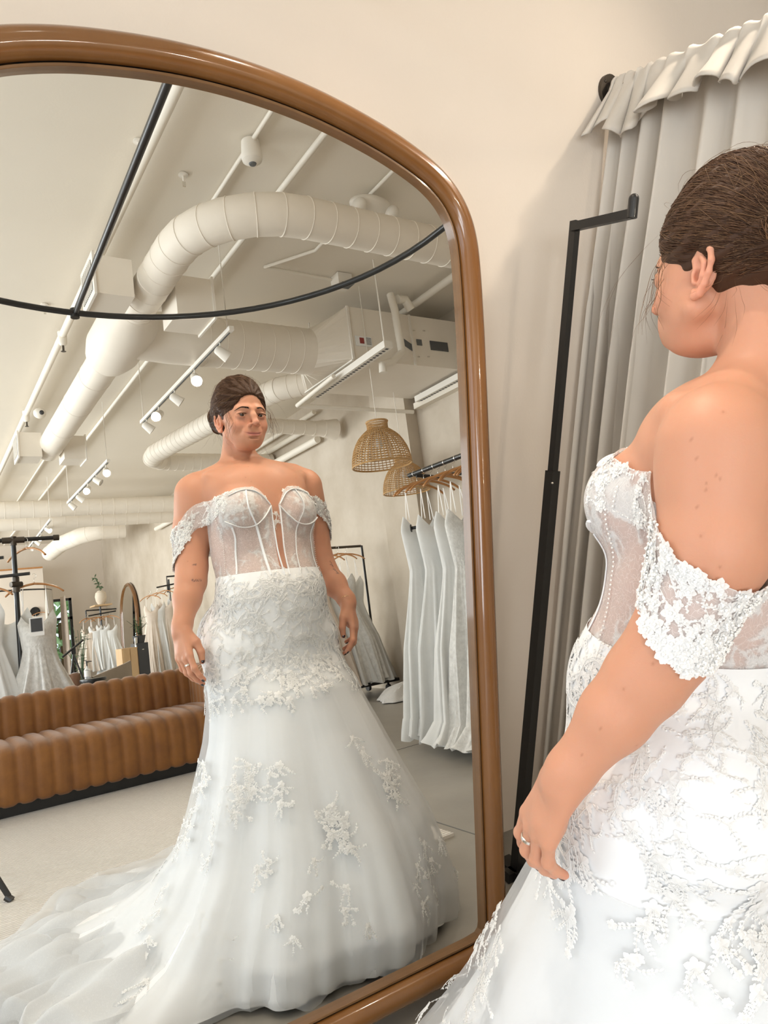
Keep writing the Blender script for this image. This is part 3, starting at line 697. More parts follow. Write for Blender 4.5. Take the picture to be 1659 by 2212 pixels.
part_n = np_mesh('strands', np.concatenate(SV), np.concatenate(SF), 'hair_brown', hair, BASE, np.concatenate(SC))
SV.clear(); SF.clear(); SC.clear(); off_ = 0
def wisp(P, r_=.00035, c=cols[2]): strand(bez(P, 22), r_, c, 3)
for sx in (-1, 1):
    for k in range(16):
        f_ = hr.uniform(-.006,.006, 3); s0 = np.array([HX+sx*.066, .612, 1.612])+f_*1.5; j = hr.uniform(.6, 1.3)
        wisp([s0, s0+[sx*.008, .012, -.022*j], s0+[sx*.004, .018, -.05*j]+f_, s0+[sx*(.010+f_[0]), .020+2*f_[1], -.080*j], s0+[sx*.006+f_[2]*2, .012+f_[1]*4, -.105*j]], hr.uniform(.0002,.00045), cols[hr.choice([1,2,4])])
    for k in range(2):
        f_ = hr.normal(size=3)*.008; s0 = np.array([HX+sx*.050, .640, 1.640])+f_*.4
        wisp([s0, s0+[sx*.004,.018,-.02]+f_*.3, s0+[sx*.012,.035,-.055]+f_, s0+[sx*.020,.040,-.10]+f_*1.5, s0+[sx*.016,.030,-.135]+f_*2.2], .00015, cols[2])
    for k in range(16):
        f_ = hr.normal(size=3)*.010; s0 = np.array([HX+sx*.060, .525, 1.560])+f_
        wisp([s0, s0+[sx*.006,-.006,-.02]+f_*.5, s0+[sx*.003,-.004,-.03]+f_, s0+[sx*.008,0,-.045]+f_*1.6], .00018, cols[2])
for k in range(90):        # flyaways over the crown
    az = hr.uniform(-2.6, 2.6); el = hr.uniform(.1, 1.4); a = np.array([math.sin(az)*math.cos(el), math.cos(az)*math.cos(el)-.2, math.sin(el)]); a /= np.linalg.norm(a)
    e = a+hr.normal(size=3)*.35+np.array([0,-.35,0]); e /= np.linalg.norm(e); t = np.linspace(0, 1, 9); D = slerp(a, e, t); r, ok = surf(D)
    if ok.all(): strand(hc+D*(r+.002+np.sin(t*PI)*hr.uniform(.002,.012))[:, None], .00025, cols[4], 3)
np_mesh('loose_strands', np.concatenate(SV), np.concatenate(SF), 'hair_brown', hair, BASE, np.concatenate(SC))
# eyebrows and lashes as fine hairs
SV.clear(); SF.clear(); SC.clear(); off_ = 0
def face_y(x, z, y0=.70):
    P = np.array([[x, y0, z]]); 
    for _ in range(90):
        if body.sample(P)[0] < 0: break
        P[0,1] -= .0008
    return P[0,1]
for sx in (-1, 1):
    SV.clear(); SF.clear(); SC.clear(); off_ = 0
    for k in range(200):
        u = hr.uniform(0, 1); x = HX+sx*(.0115+.035*u); z = 1.5975+.0062*math.sin(min(1,u*1.5)*PI/2)-.0090*max(0,u-.55)**1.3*2.2+hr.uniform(-1,1)*.0027*(1-u*.75)
        x2 = x+sx*.006; z2 = z+.0016-.0038*u
        strand(np.array([[x, face_y(x,z)+.0003, z],[(x+x2)/2, face_y((x+x2)/2,(z+z2)/2)+.0012, (z+z2)/2+.0003],[x2, face_y(x2,z2)+.0005, z2]]), .00042, cols[3]*.8, 3)
    np_mesh('eyebrow', np.concatenate(SV), np.concatenate(SF), 'hair_brown', woman, BASE, np.concatenate(SC))
    SV.clear(); SF.clear(); SC.clear(); off_ = 0
    for k in range(130):
        u = hr.uniform(0, 1); x = HX+sx*(.0150+.0320*u); z = 1.5832+.0020*math.sin(u*PI)-.002*u; y = .6380+math.sqrt(max(1e-6, .0150**2-((x-HX-sx*.031)*.80)**2))
        strand(np.array([[x,y+.0008,z],[x+sx*(.0005+.001*u),y+.0018,z-.0004],[x+sx*(.001+.002*u),y+.0034,z+.0002]]), .00070, cols[3]*.4, 3)
    np_mesh('eyelashes', np.concatenate(SV), np.concatenate(SF), 'hair_brown', woman, BASE, np.concatenate(SC))
# ---------------------------------------------------------------- the wedding dress (children of the woman)
def cloth_mat(name, col, alpha, rough=.75, noise=0, bump=.0, bscale=400, trans_col=None, sheen=.3):
    """fine net: part see-through, part white thread"""
    m = bpy.data.materials.new(name); m.use_nodes = True; nt = m.node_tree; N = nt.nodes; L = nt.links; b = N['Principled BSDF']; out = N['Material Output']
    b.inputs['Base Color'].default_value = tuple(col)+(1,); b.inputs['Roughness'].default_value = rough; b.inputs['Sheen Weight'].default_value = sheen
    tl = N.new('ShaderNodeBsdfTranslucent'); tl.inputs[0].default_value = tuple(col)+(1,); m1 = N.new('ShaderNodeMixShader'); m1.inputs[0].default_value = .35
    L.new(b.outputs[0], m1.inputs[1]); L.new(tl.outputs[0], m1.inputs[2])
    tr = N.new('ShaderNodeBsdfTransparent'); m2 = N.new('ShaderNodeMixShader'); L.new(m1.outputs[0], m2.inputs[1]); L.new(tr.outputs[0], m2.inputs[2]); L.new(m2.outputs[0], out.inputs[0])
    if noise:
        tc = N.new('ShaderNodeTexCoord'); nz = N.new('ShaderNodeTexVoronoi'); nz.inputs['Scale'].default_value = 110; nz.feature = 'DISTANCE_TO_EDGE'
        wn = N.new('ShaderNodeTexNoise'); wn.inputs['Scale'].default_value = 28; wn.inputs['Detail'].default_value = 3; L.new(tc.outputs['Object'], wn.inputs['Vector'])
        ad = N.new('ShaderNodeVectorMath'); ad.operation = 'MULTIPLY_ADD'; ad.inputs[1].default_value = (.06,.06,.06); L.new(wn.outputs['Color'], ad.inputs[0]); L.new(tc.outputs['Object'], ad.inputs[2])
        L.new(ad.outputs[0], nz.inputs['Vector'])
        mr_ = N.new('ShaderNodeMapRange'); mr_.inputs[1].default_value = .012; mr_.inputs[2].default_value = .05; mr_.inputs[3].default_value = max(0, 1-alpha-noise); mr_.inputs[4].default_value = 1-alpha
        L.new(nz.outputs['Distance'], mr_.inputs[0]); L.new(mr_.outputs[0], m2.inputs[0])
    else: m2.inputs[0].default_value = 1-alpha
    MATS[name] = m
WHITE = (.83,.845,.86)
cloth_mat('tulle', WHITE, .34, noise=0); cloth_mat('tulle_dense', WHITE, .66, noise=.06); cloth_mat('net_lace', (.90,.885,.88), .62, noise=.26)
cloth_mat('illusion_net', (.80,.62,.50), .16)
mat('satin_white', WHITE, .55, noise=.5, nscale=5, col2=(.80,.815,.835), bump=.08, bscale=24, bdist=.004, sheen=.3)
mat('lace_thread', (.93,.93,.925), .55, sheen=.3, thin=.30)
mat('pearl', (.93,.92,.90), .18, coat=.8)

fld = Field(axis([(.60,1.32,.006)]), axis([(.28,.84,.006)]), axis([(.66,1.46,.008)])); torso(fld)
fld.ell((.862,.47,.90), (.11,.11,.11), .05).ell((1.03,.47,.90), (.11,.11,.11), .05)
for sx in (-1, 1): fld.chain([(.947+sx*.105,.545,.86),(.95+sx*.095,.56,.60)], [.115,.078], .03)
DC = lambda z: (np.interp(z, [0,.3,.6,.9,1.1,1.3,1.45], [.99,1.01,.985,.947,.950,.952,.950]), np.interp(z, [0,.6,.9,1.1,1.3,1.4], [.56,.555,.55,.555,.55,.53]))
def rad_body(th_, z, off=.004):
    cx, cy = DC(z); r = np.full(np.broadcast(th_, z).shape, .38); th_, z = np.broadcast_arrays(th_, z); cx, cy = np.broadcast_arrays(cx, cy); done = np.zeros(r.shape, bool)
    dprev = np.full(r.shape, .1)
    for _ in range(76):
        P = np.stack([cx+r*np.cos(th_), cy+r*np.sin(th_), z], -1).reshape(-1, 3); d = fld.sample(P).reshape(r.shape)
        hit_ = (d < off)&~done; fr__ = np.where(hit_, (off-d)/np.maximum(dprev-d, 1e-6), 0); r = r+np.clip(fr__, 0, 1)*.004*hit_; done |= hit_
        r = np.where(done, r, r-.004); dprev = d
        if done.all(): break
    return r
def cyl(th_, z, r): cx, cy = DC(z); return np.stack(np.broadcast_arrays(cx+r*np.cos(th_), cy+r*np.sin(th_), z), -1)
NT = 220; TH = np.arange(NT)*2*PI/NT-PI/2+PI     # angle, +Y (front) is PI/2
def wrap(a): return (np.asarray(a)+PI) % (2*PI)-PI
def top_edge(th_):      # bodice neckline height against angle
    a = np.abs(wrap(th_-PI/2)); s_ = wrap(th_-PI/2)
    cup = np.exp(-((a-.62)/.40)**4)
    z = 1.300+.048*cup-.020*np.exp(-(a/.16)**2)
    z = np.where(a > .95, np.interp(a, [.95,1.4,1.9,PI], [1.335,1.300,1.262,1.235]), z)
    return z+.006*np.sign(s_)*0
def bottom_edge(th_):
    a = np.abs(wrap(th_-PI/2)); return 1.080-.030*np.exp(-(a/.30)**2)
# bodice: sheer lace net over the torso
nz = 46; ZT = top_edge(TH); ZB = bottom_edge(TH); tt = np.linspace(0, 1, nz)[:, None]
Z = ZT[None]*(1-tt)+ZB[None]*tt; TT = np.broadcast_to(TH, Z.shape); R = rad_body(TT, Z, .0045)
R = R+.0012*np.sin(TT*60)*0
G = cyl(TT, Z, R); dress_root = woman
fr_ = np.abs(wrap(TH-(PI/2)))        # front plunge: skin-toned net between the two centre bones
ccol = wrap(TH-PI/2)
cols_plunge = (ccol > -.11-.0)&(ccol < .11)
def subgrid(mask):
    mb = MB(); idx = np.where(mask)[0]; F = []
    for i in idx:
        j = (i+1) % NT
        for k in range(nz-1): F.append((k*NT+i, k*NT+j, (k+1)*NT+j, (k+1)*NT+i))
    return mb.add(G.reshape(-1, 3), [f[::-1] for f in F])
bod = part('bodice', subgrid(~cols_plunge), 'net_lace', woman, label='sheer white lace corset bodice with boning')
part('plunge_panel', subgrid(cols_plunge), 'illusion_net', bod)
bn = MB()
def on_body(az_, z, off=.0055): r = rad_body(np.array([az_+PI/2]), np.array([z]), off)[0]; return cyl(az_+PI/2, z, r)
def bone(A, n=22, w_=.0042, off=.0058):      # A: list of (angle from front, z)
    q = bez(np.array([(a, z, 0) for a, z in A]), n); P = np.array([on_body(a, z, off) for a, z, _ in q]); bn.tube(P, w_, 8, flat=.45)
for s_ in (-1, 1):
    bone([(s_*.115,1.285),(s_*.11,1.24),(s_*.085,1.15),(s_*.05,1.065)])
    bone([(s_*.50,1.225),(s_*.42,1.15),(s_*.32,1.07)])
    bone([(s_*.92,1.225),(s_*.98,1.15),(s_*.95,1.085)], w_=.0032)
    bone([(s_*.12,1.282),(s_*.30,1.250),(s_*.50,1.226),(s_*.75,1.222),(s_*1.0,1.245)])        # under the cup
    bone([(s_*.125,1.288),(s_*.35,1.325),(s_*.62,1.338),(s_*.9,1.322)], w_=.0036)            # cup top
    bone([(s_*.50,1.228),(s_*.58,1.28),(s_*.60,1.335)], w_=.003)
part('boning', bn, 'satin_white', bod)
# ---- fit-and-flare skirt: inner satin, outer tulle, train
RAD = [  # z, front(+Y), front-right, right(+X), back-right, back(-Y), back-left, left(-X), front-left
 (1.075, None), (.90, None), (.80, None),
 (.70, (.206,.215,.238,.235,.222,.228,.234,.208)),
 (.60, (.228,.243,.262,.262,.258,.258,.256,.245)),
 (.50, (.264,.275,.290,.295,.300,.298,.288,.282)),
 (.40, (.300,.308,.318,.335,.345,.340,.322,.318)),
 (.30, (.345,.345,.345,.375,.410,.395,.362,.360)),
 (.20, (.385,.370,.372,.430,.520,.490,.415,.405)),
 (.10, (.420,.385,.398,.490,.700,.650,.510,.450)),
 (.035,(.405,.380,.405,.540,.980,.880,.690,.450)),
 (.012,(.395,.378,.400,.560,1.10,.960,.760,.440))]
def skirt_r(th_, z, extra=0.0):
    a = (wrap(PI/2-th_)) % (2*PI)       # clockwise from the front seen from above: front, +X, back, -X
    zs = np.array([q[0] for q in RAD[3:]])[::-1]; tab = np.array([q[1] for q in RAD[3:]])[::-1]
    af = np.linspace(0, 2*PI, 9); k = a/(PI/4); i0 = np.floor(k).astype(int) % 8; f_ = k-np.floor(k); f_ = f_*f_*(3-2*f_)
    out = np.zeros(th_.shape)
    for i in range(8):
        m_ = i0 == i
        if m_.any():
            ra = np.interp(z[m_], zs, tab[:, i]); rb = np.interp(z[m_], zs, tab[:, (i+1) % 8]); out[m_] = ra*(1-f_[m_])+rb*f_[m_]
    return out+extra
NZ = 90; NS = 420; TS = np.arange(NS)*2*PI/NS
zz = np.concatenate([np.linspace(1.085, .72, 30), np.linspace(.71, .10, 44), np.linspace(.092, .012, 16)])
Z2, T3 = np.meshgrid(zz, TS, indexing='ij')
rb_ = rad_body(T3[:30], Z2[:30], .006); rs_ = skirt_r(T3, Z2)
bl = np.clip((Z2-.70)/.16, 0, 1); bl = bl*bl*(3-2*bl); RS = rs_.copy(); rbf = np.zeros_like(rs_); rbf[:30] = rb_; rbf[30:] = rb_[-1]
RS = rbf*bl+rs_*(1-bl)
dp = np.clip((.78-Z2)/.78, 0, 1)
def folds(T, Z, amp, seed, n1=11, n2=23):
    R_ = np.random.default_rng(seed); p = R_.uniform(0, 6.28, 6); d_ = np.clip((.80-Z)/.8, 0, 1)
    w1 = np.sin(n1*T+p[0]+1.2*np.sin(2*T+p[1])); w2 = np.sin(n2*T+p[2]+1.5*np.sin(3*T+p[3])+2*Z)
    return amp*d_**1.3*(np.sign(w1)*np.abs(w1)**.8+.45*w2*d_+.25*np.sin(41*T+p[4]+5*Z)*d_**2)
def crumple(T, R, Z, seed):
    R_ = np.random.default_rng(seed); p = R_.uniform(0, 6.28, 8); far = np.clip((R-.42)/.3, 0, 1)*np.clip((.14-Z)/.14, 0, 1)
    return far*(.012*np.maximum(0, np.sin(9*T+14*R+p[0]))+.010*np.maximum(0, np.sin(5*T-23*R+p[1]))+.004*np.sin(31*T+p[2]+9*R))
R1 = RS+folds(T3, Z2, .020, 1)
hem = .006*np.sin(TS*37)+.01*np.sin(TS*13+1); 
G1 = cyl(T3, Z2, R1); G1[:, :, 2] += crumple(T3, R1, Z2, 4)+np.clip((.05-Z2)/.05, 0, 1)*hem[None]*.6
G1[:, :, 2] = np.maximum(G1[:, :, 2], .017)
skirt = part('skirt', MB().grid(G1, cv=True), 'satin_white', woman, label='white fit-and-flare dress skirt')
R2 = RS+.0025+.0085*np.clip((.85-Z2)/.25, 0, 1)+folds(T3, Z2, .026, 2, 9, 19)+np.clip((.75-Z2)/.75, 0, 1)*.022*(1+.5*np.sin(T3*5+1))
R2 = R2+.010*np.clip((.72-Z2)/.7, 0, 1)*(1-np.abs(np.sin(14*T3+2.5*Z2+1.3*np.sin(3*T3)))**.5)-.008*np.clip((.6-Z2)/.6, 0, 1)*(1-np.abs(np.sin(8.5*T3-5*Z2+2))**.45)
G2 = cyl(T3, Z2, R2); G2[:, :, 2] += crumple(T3, R2, Z2, 9)+np.clip((.06-Z2)/.06, 0, 1)*.014
G2 = G2[24:]; G2[:, :, 2] = np.maximum(G2[:, :, 2], .020)
part('tulle_overlay', MB().grid(G2, cv=True), 'tulle', skirt)
# train: crumpled tulle sheets lying behind her on the floor, towards the sofa
def train_sheet(name, seed, c0, a0, a1, r0, r1, zoff, m='tulle_dense'):
    R_ = np.random.default_rng(seed); na, nr = 150, 60; A = np.linspace(a0, a1, na); p = R_.uniform(0, 6.28, 9)
    G = np.zeros((nr, na, 3)); u = np.linspace(0, 1, na)
    edge = (r1+(.06*np.sin(A*9+p[0])+.035*np.sin(A*21+p[1])))*(.62+.38*np.sin(np.clip(u, 0, 1)*PI)**.6)
    for i, t in enumerate(np.linspace(0, 1, nr)):
        R = r0+(edge-r0)*t; x = c0[0]+R*np.cos(A); y = c0[1]+R*np.sin(A)
        z = zoff+.055*(1-t)**2+.030*np.maximum(0, np.sin(11*A+9*R+p[2]))**1.5+.026*np.maximum(0, np.sin(7*A-17*R+p[3]))+.010*np.sin(33*A+p[4]+12*R)*(.3+t)
        z = z*np.clip((1.02-t)*9, .12, 1)
        G[i, :, 0] = x+.02*np.sin(15*R+p[5]+6*A); G[i, :, 1] = y+.02*np.cos(13*R+p[6]+7*A); G[i, :, 2] = np.maximum(z, .020)
    return part(name, MB().grid(G), m, skirt)
tr1 = train_sheet('train', 11, (.95,.45), math.radians(172), math.radians(262), .40, .98, .034)
train_sheet('train', 12, (.92,.50), math.radians(160), math.radians(250), .34, .86, .052)
train_sheet('train', 13, (.98,.42), math.radians(196), math.radians(285), .38, 1.02, .030, 'tulle')

# ---- lace: flowers, leaves, vines and pearls sewn on any surface  (one mesh per dress part)
class Lace:
    def __init__(s, f): s.f = f; s.mb = MB(); s.pb = MB(); s.r = np.random.default_rng(21)
    def frame(s, u, v):
        if not (math.isfinite(u) and math.isfinite(v)): u = v = 2.0
        p = s.f(u, v); e = 1e-3; a = s.f(u+e, v)-p; b = s.f(u, v+e)-p; a /= np.linalg.norm(a)+1e-12; n_ = np.cross(a, b); n_ /= np.linalg.norm(n_)+1e-12
        b = np.cross(n_, a); return p, a, b, n_
    def petal(s, p, a, b, n_, ang, L, W, lift=.001, h=.0012):
        d = a*math.cos(ang)+b*math.sin(ang); t_ = np.cross(n_, d)
        q = lambda a, b_, c: p+d*L*a+t_*W*b_+n_*(lift+h*c)
        pts = [p+n_*lift*.5, q(.32,.80,.7), q(.70,.72,1), q(.92,.30,.9), q(1.02,0,.7), q(.92,-.30,.9), q(.70,-.72,1), q(.32,-.80,.7), q(.55,0,.3)]
        s.mb.add(pts, [(i, (i+1) % 8, 8) for i in range(8)])
    def flower(s, fr_, size):
        p, a, b, n_ = fr_; o_ = s.r.uniform(0, 6.28)
        for k in range(5): s.petal(p, a, b, n_, o_+k*1.2566, size, size*.50, .0010, size*.10)
        for k in range(5): s.petal(p, a, b, n_, o_+.6+k*1.2566, size*.55, size*.30, .0016, size*.12)
        s.pb.ell(p+n_*(.002+size*.12), (.0016+size*.05,)*3, 4, 6)
    def vine(s, u, v, ang, L, size, n=7, curl=.8):
        P = []; k_ = s.r.normal()*curl
        for i in range(n):
            p, a, b, n_ = s.frame(u, v); P.append(p+n_*.0006)
            d = a*math.cos(ang)+b*math.sin(ang)
            if i:
                for sd in (-1, 1):
                    if s.r.random() < .85: s.petal(p, a, b, n_, ang+sd*s.r.uniform(.5, 1.0), size*s.r.uniform(.65, 1.05)*(1-.3*i/n), size*.30, .0007, size*.07)
                if s.r.random() < .35: s.pb.ell(p+n_*.002+np.cross(n_, d)*size*.3, (.0013,)*3, 4, 5)
            u, v = s.step(u, v, ang, L/n); ang += k_/n+s.r.normal()*.12
        p, a, b, n_ = s.frame(u, v); s.petal(p, a, b, n_, ang, size*.8, size*.28)
        s.mb.tube(np.array(P), .0006, 4, cap=False); return u, v
    def step(s, u, v, ang, L):
        e = 1e-3; p = s.f(u, v); la = np.linalg.norm(s.f(u+e, v)-p)/e; lb = np.linalg.norm(s.f(u, v+e)-p)/e
        return (u+math.cos(ang)*L/la if la > 1e-7 else u), (v+math.sin(ang)*L/lb if lb > 1e-7 else v-1)
    def spray(s, u, v, size, ang=None, n=4):
        s.flower(s.frame(u, v), size*.95); a0 = s.r.uniform(0, 6.28) if ang is None else ang
        for k in range(n):
            a = a0+(k-(n-1)/2)*.75+s.r.normal()*.2 if ang is not None else a0+k*6.283/n+s.r.normal()*.3
            uu, vv = s.vine(u, v, a, size*s.r.uniform(2.3, 3.6), size*.60)
            if s.r.random() < .45: s.flower(s.frame(uu, vv), size*.55)
    def done(s, name, parent):
        o = part(name, s.mb, 'lace_thread', parent, smooth=False)
        if s.pb.n: part('beads', s.pb, 'pearl', o)
        return o
def grid_fn(G_):     # bilinear lookup, u around (index), v down (index)
    nu_, nv_ = G_.shape[1], G_.shape[0]
    def f(u, v):
        u = u % nu_; v = min(max(v, 0), nv_-1.001); i = int(u); j = int(v); a = u-i; b = v-j; i2 = (i+1) % nu_
        return (G_[j,i]*(1-a)+G_[j,i2]*a)*(1-b)+(G_[j+1,i]*(1-a)+G_[j+1,i2]*a)*b
    return f
lr = np.random.default_rng(33)
def zi(z): return float(np.interp(-z, -zz, np.arange(len(zz))))
Rl = RS+.0042+.012*np.clip((.85-Z2)/.25, 0, 1)+folds(T3, Z2, .022, 2, 9, 19)+np.clip((.75-Z2)/.75, 0, 1)*.024; GL = cyl(T3, Z2, Rl); GL[:, :, 2] = np.maximum(GL[:, :, 2]+crumple(T3, Rl, Z2, 9), .012)
la = Lace(grid_fn(GL)); la.r = lr
def ta(az_): return (az_+PI/2) % (2*PI)/(2*PI)*NS      # azimuth from the front, positive to her left (-X)
# dense yoke round the hips, thinning into drops
for k in range(230):
    az_ = lr.uniform(-PI, PI); z = 1.075-abs(lr.normal())*.085-.012; la.spray(ta(az_), zi(z), lr.uniform(.008,.013), n=3)
for k in range(130):
    az_ = lr.uniform(-PI, PI); z = lr.uniform(.70, .98); la.spray(ta(az_), zi(z), lr.uniform(.009,.015), ang=PI/2+lr.normal()*.3, n=3)
for az_, z0, n_ in ((.10,.94,4),(-.20,.93,5),(.55,.92,4),(-.62,.90,4),(.95,.86,3),(-1.05,.88,4),(1.5,.88,4),(2.0,.86,4),(2.5,.85,5),(3.0,.86,5),(-1.5,.86,4),(-2.1,.86,4),(-2.7,.85,5)):
    u, v = ta(az_), zi(z0)
    for k in range(n_): la.spray(u, v, .0165-.0012*k, ang=PI/2+lr.normal()*.25, n=3); u, v = la.step(u, v, PI/2+lr.normal()*.25, .055)
for k in range(44):       # scattered motifs over the lower skirt
    az_ = lr.uniform(-PI, PI); z = lr.uniform(.08, .58); u, v = ta(az_), zi(z)
    for q in range(lr.integers(1, 4)): la.spray(u, v, lr.uniform(.009,.014), ang=PI/2+lr.normal()*.5, n=4); u, v = la.step(u, v, PI/2+lr.normal()*.3, .05)
for az_, z in ((-.55,.48),(-.45,.45),(.25,.42),(.18,.38),(.9,.55),(1.0,.5),(1.6,.55),(1.75,.42),(2.3,.5)):
    for q in range(3): la.spray(ta(az_+lr.normal()*.03), zi(z-.03*q), .0145, ang=PI/2+lr.normal()*.6, n=5)
la.done('lace', skirt)
# lace on the bodice
lb_ = Lace(grid_fn(G)); lb_.r = lr
def ub(az_): return ((az_+PI/2-TH[0]) % (2*PI))/(2*PI)*NT
for k in range(60):      # edge of the neckline
    a = lr.choice([-1,1])*lr.uniform(.16, PI); lb_.spray(ub(a), lr.uniform(.3,3), lr.uniform(.006,.010), n=3)
for k in range(70):
    a = lr.choice([-1,1])*lr.uniform(.45, 1.25); lb_.spray(ub(a), lr.uniform(2,19), lr.uniform(.006,.011), n=2)
for k in range(46):
    a = lr.choice([-1,1])*lr.uniform(.15, PI); lb_.spray(ub(a), lr.uniform(34,44), lr.uniform(.006,.010), n=3)
for k in range(40):
    a = lr.choice([-1,1])*lr.uniform(1.1, PI); lb_.spray(ub(a), lr.uniform(3,44), lr.uniform(.007,.010), n=3)
for a, v in ((0,4),(.02,9),(.28,12),(-.3,12),(.26,18),(-.28,18),(.3,24),(-.7,24)): lb_.spray(ub(a), v, .0085, ang=PI/2, n=3)
for s_ in (-1, 1):
    for k in range(34): z = 1.30-.0065*k; a = s_*(1.28 if k < 5 else 1.22); p = on_body(a, z, .0065); lb_.pb.ell(p, (.0017,)*3, 4, 6)
lb_.done('lace', bod)

# ---- off-shoulder lace sleeves: a band from the bust, round the upper arm, to the back
def sleeve(sx, ctr_in, ctr_out, label):
    """path of the band's middle line, band half-width; wraps outside the arm"""
    mid = bez(ctr_out, 60); up = bez(ctr_in, 60); n_ = min(len(mid), len(up)); mid = mid[:n_]; up = up[:n_]
    nw_ = 12; G = np.zeros((nw_, n_, 3))
    for j, t in enumerate(np.linspace(0, 1, nw_)):
        P = up*(1-t)+mid*t
        for _ in range(12):     # push clear of the body
            d = body.sample(P); e = 2e-3; g = np.stack([body.sample(P+np.eye(3)[k]*e)-d for k in range(3)], 1); g /= np.linalg.norm(g, axis=1)[:, None]+1e-9
            P = P+g*np.clip(.0045-d, -.006, .012)[:, None]*.7
        G[j] = P
    for _ in range(3): G[1:-1, 1:-1] = .5*G[1:-1, 1:-1]+.125*(G[:-2, 1:-1]+G[2:, 1:-1]+G[1:-1, :-2]+G[1:-1, 2:])
    o = part('sleeve', MB().grid(G), 'net_lace', woman, label=label)
    G_ = G; nu_, nv_ = G_.shape[1], G_.shape[0]
    def f(u, v):
        u = min(max(u, 0), nu_-1.001); v = min(max(v, 0), nv_-1.001); i = int(u); j = int(v); a = u-i; b = v-j
        return (G_[j,i]*(1-a)+G_[j,i+1]*a)*(1-b)+(G_[j+1,i]*(1-a)+G_[j+1,i+1]*a)*b
    def f2(u, v):           # offset outwards so petals sit on the cloth
        return f(u, v)
    L_ = Lace(f2); L_.r = lr; cen = np.array(RA[1] if sx > 0 else LA[1])
    old = L_.frame
    def frame(u, v):
        p, a, b, n0 = old(u, v); w_ = p-cen; w_[2] = 0
        if n0@w_ < 0: n0 = -n0; b = -b
        return p, a, b, n0
    L_.frame = frame
    for k in range(100): L_.spray(lr.uniform(1, nu_-2), lr.uniform(.5, nv_-1.5), lr.uniform(.007,.0125), n=3)
    for k in range(34): L_.spray(lr.uniform(1, nu_-2), lr.choice([.2, nv_-1.3]), lr.uniform(.008,.012), n=3)
    L_.done('lace', o)
xl = LA[1][0]; 
sleeve(-1, [(.845,.670,1.345),(.775,.610,1.335),(.715,.530,1.300),(.692,.455,1.245),(.702,.390,1.215),(.755,.365,1.200),(.82,.385,1.215),(.875,.415,1.235)],
           [(.835,.655,1.270),(.780,.590,1.265),(.722,.530,1.225),(.695,.470,1.150),(.700,.415,1.110),(.745,.385,1.110),(.81,.395,1.140),(.865,.425,1.180)], 'white lace off-shoulder sleeve on her left arm')
sleeve(1, [(1.055,.665,1.345),(1.125,.620,1.335),(1.190,.545,1.320),(1.238,.485,1.275),(1.245,.440,1.235),(1.195,.392,1.215),(1.11,.39,1.225),(1.03,.410,1.235)],
          [(1.075,.655,1.275),(1.130,.595,1.290),(1.195,.545,1.262),(1.238,.500,1.205),(1.243,.450,1.165),(1.195,.405,1.150),(1.12,.40,1.165),(1.04,.420,1.190)], 'white lace off-shoulder sleeve on her right arm')
# podium she stands on
pod = MB().lathe([(.0,.088),(.36,.088),(.368,.082),(.37,.03),(.36,.028),(.36,.0)], (.97,.52,0), 48); 
single('podium', pod, 'podium_cloth', 'low round beige podium under the hem of the wedding dress', 'podium', base=(.97,.52,0))
# ---------------------------------------------------------------- ducts and pipes under the ceiling
def duct_path(P, seg=24): return bez(P, seg)
def duct(name, pts, r, label, cat='air duct', rib=.14, n=28, group=None, ribh=.0035, grow=None):
    pts = np.asarray(pts, float); d = np.r_[0, np.cumsum(np.linalg.norm(np.diff(pts, axis=0), axis=1))]; L = d[-1]
    s_ = np.array(sorted(set(list(np.linspace(0, L, max(2, int(L/.2))))+list(d)))); at_ = lambda q: np.array([np.interp(q, d, pts[:, i]) for i in range(3)])
    gr = (lambda q: float(np.interp(q/L, *grow))) if grow is not None else (lambda q: 1.0)
    mb = MB().tube(np.array([at_(q) for q in s_]), [r*gr(q) for q in s_], n)
    k = rib*.5
    while k < L-.03:
        t_ = at_(min(L, k+.02))-at_(max(0, k-.02)); t_ /= np.linalg.norm(t_); a_ = np.cross(t_, [0,0,1.]); a_ /= np.linalg.norm(a_); b_ = np.cross(t_, a_); A = np.linspace(0, 2*PI, n+1)[:-1]; R = r*gr(k)
        mb.tube([at_(k)+R*(math.cos(x)*a_+math.sin(x)*b_)+t_*.0 for x in A], ribh, 6, closed=True); k += rib
    return single(name, mb, 'duct_metal', label, cat, group, ang=.9)
def arc(c, r, a0, a1, z, n=12): return [(c[0]+r*math.cos(a), c[1]+r*math.sin(a), z) for a in np.radians(np.linspace(a0, a1, n))]
zD = 3.10
P = [(4.36,-.53,zD),(2.0,-.53,zD)]+arc((1.90,-1.08),.55,90,180,zD,7)+[(1.35,-1.95,zD)]
duct('elbow_duct', P, .113, 'white spiral duct bending round an elbow above the black rail')
T_ = thing('tee_duct', 'wide white duct tee where the big branch joins, behind the elbow duct', 'air duct', (1.36,-2.4,zD))
part('trunk', MB().tube([(1.35,-1.93,zD),(1.35,-1.97,zD),(1.355,-2.10,zD),(1.36,-2.62,zD),(1.36,-2.80,zD),(1.36,-2.88,zD)], [.115,.125,.195,.200,.17,.134], 32), 'duct_metal', T_, ang=.9)
pts = np.array([(1.40,-2.36,zD),(1.75,-2.36,zD)]+[(x,-2.36,zD) for x in np.arange(1.9,2.82,.13)]+[(2.86,-2.36,zD)])
mb = MB(); 
for x in np.arange(1.95,2.86,.13): mb.tube([(x+.012*math.cos(q),-2.36+.190*math.cos(q),zD+.190*math.sin(q)) for q in np.linspace(0,2*PI,29)[:-1]], .0035, 6, closed=True)
mb.tube([(1.44,-2.36,zD),(1.70,-2.36,zD),(2.88,-2.36,zD)], [.175,.19,.19], 28)
part('branch', mb, 'duct_metal', T_, ang=.9)
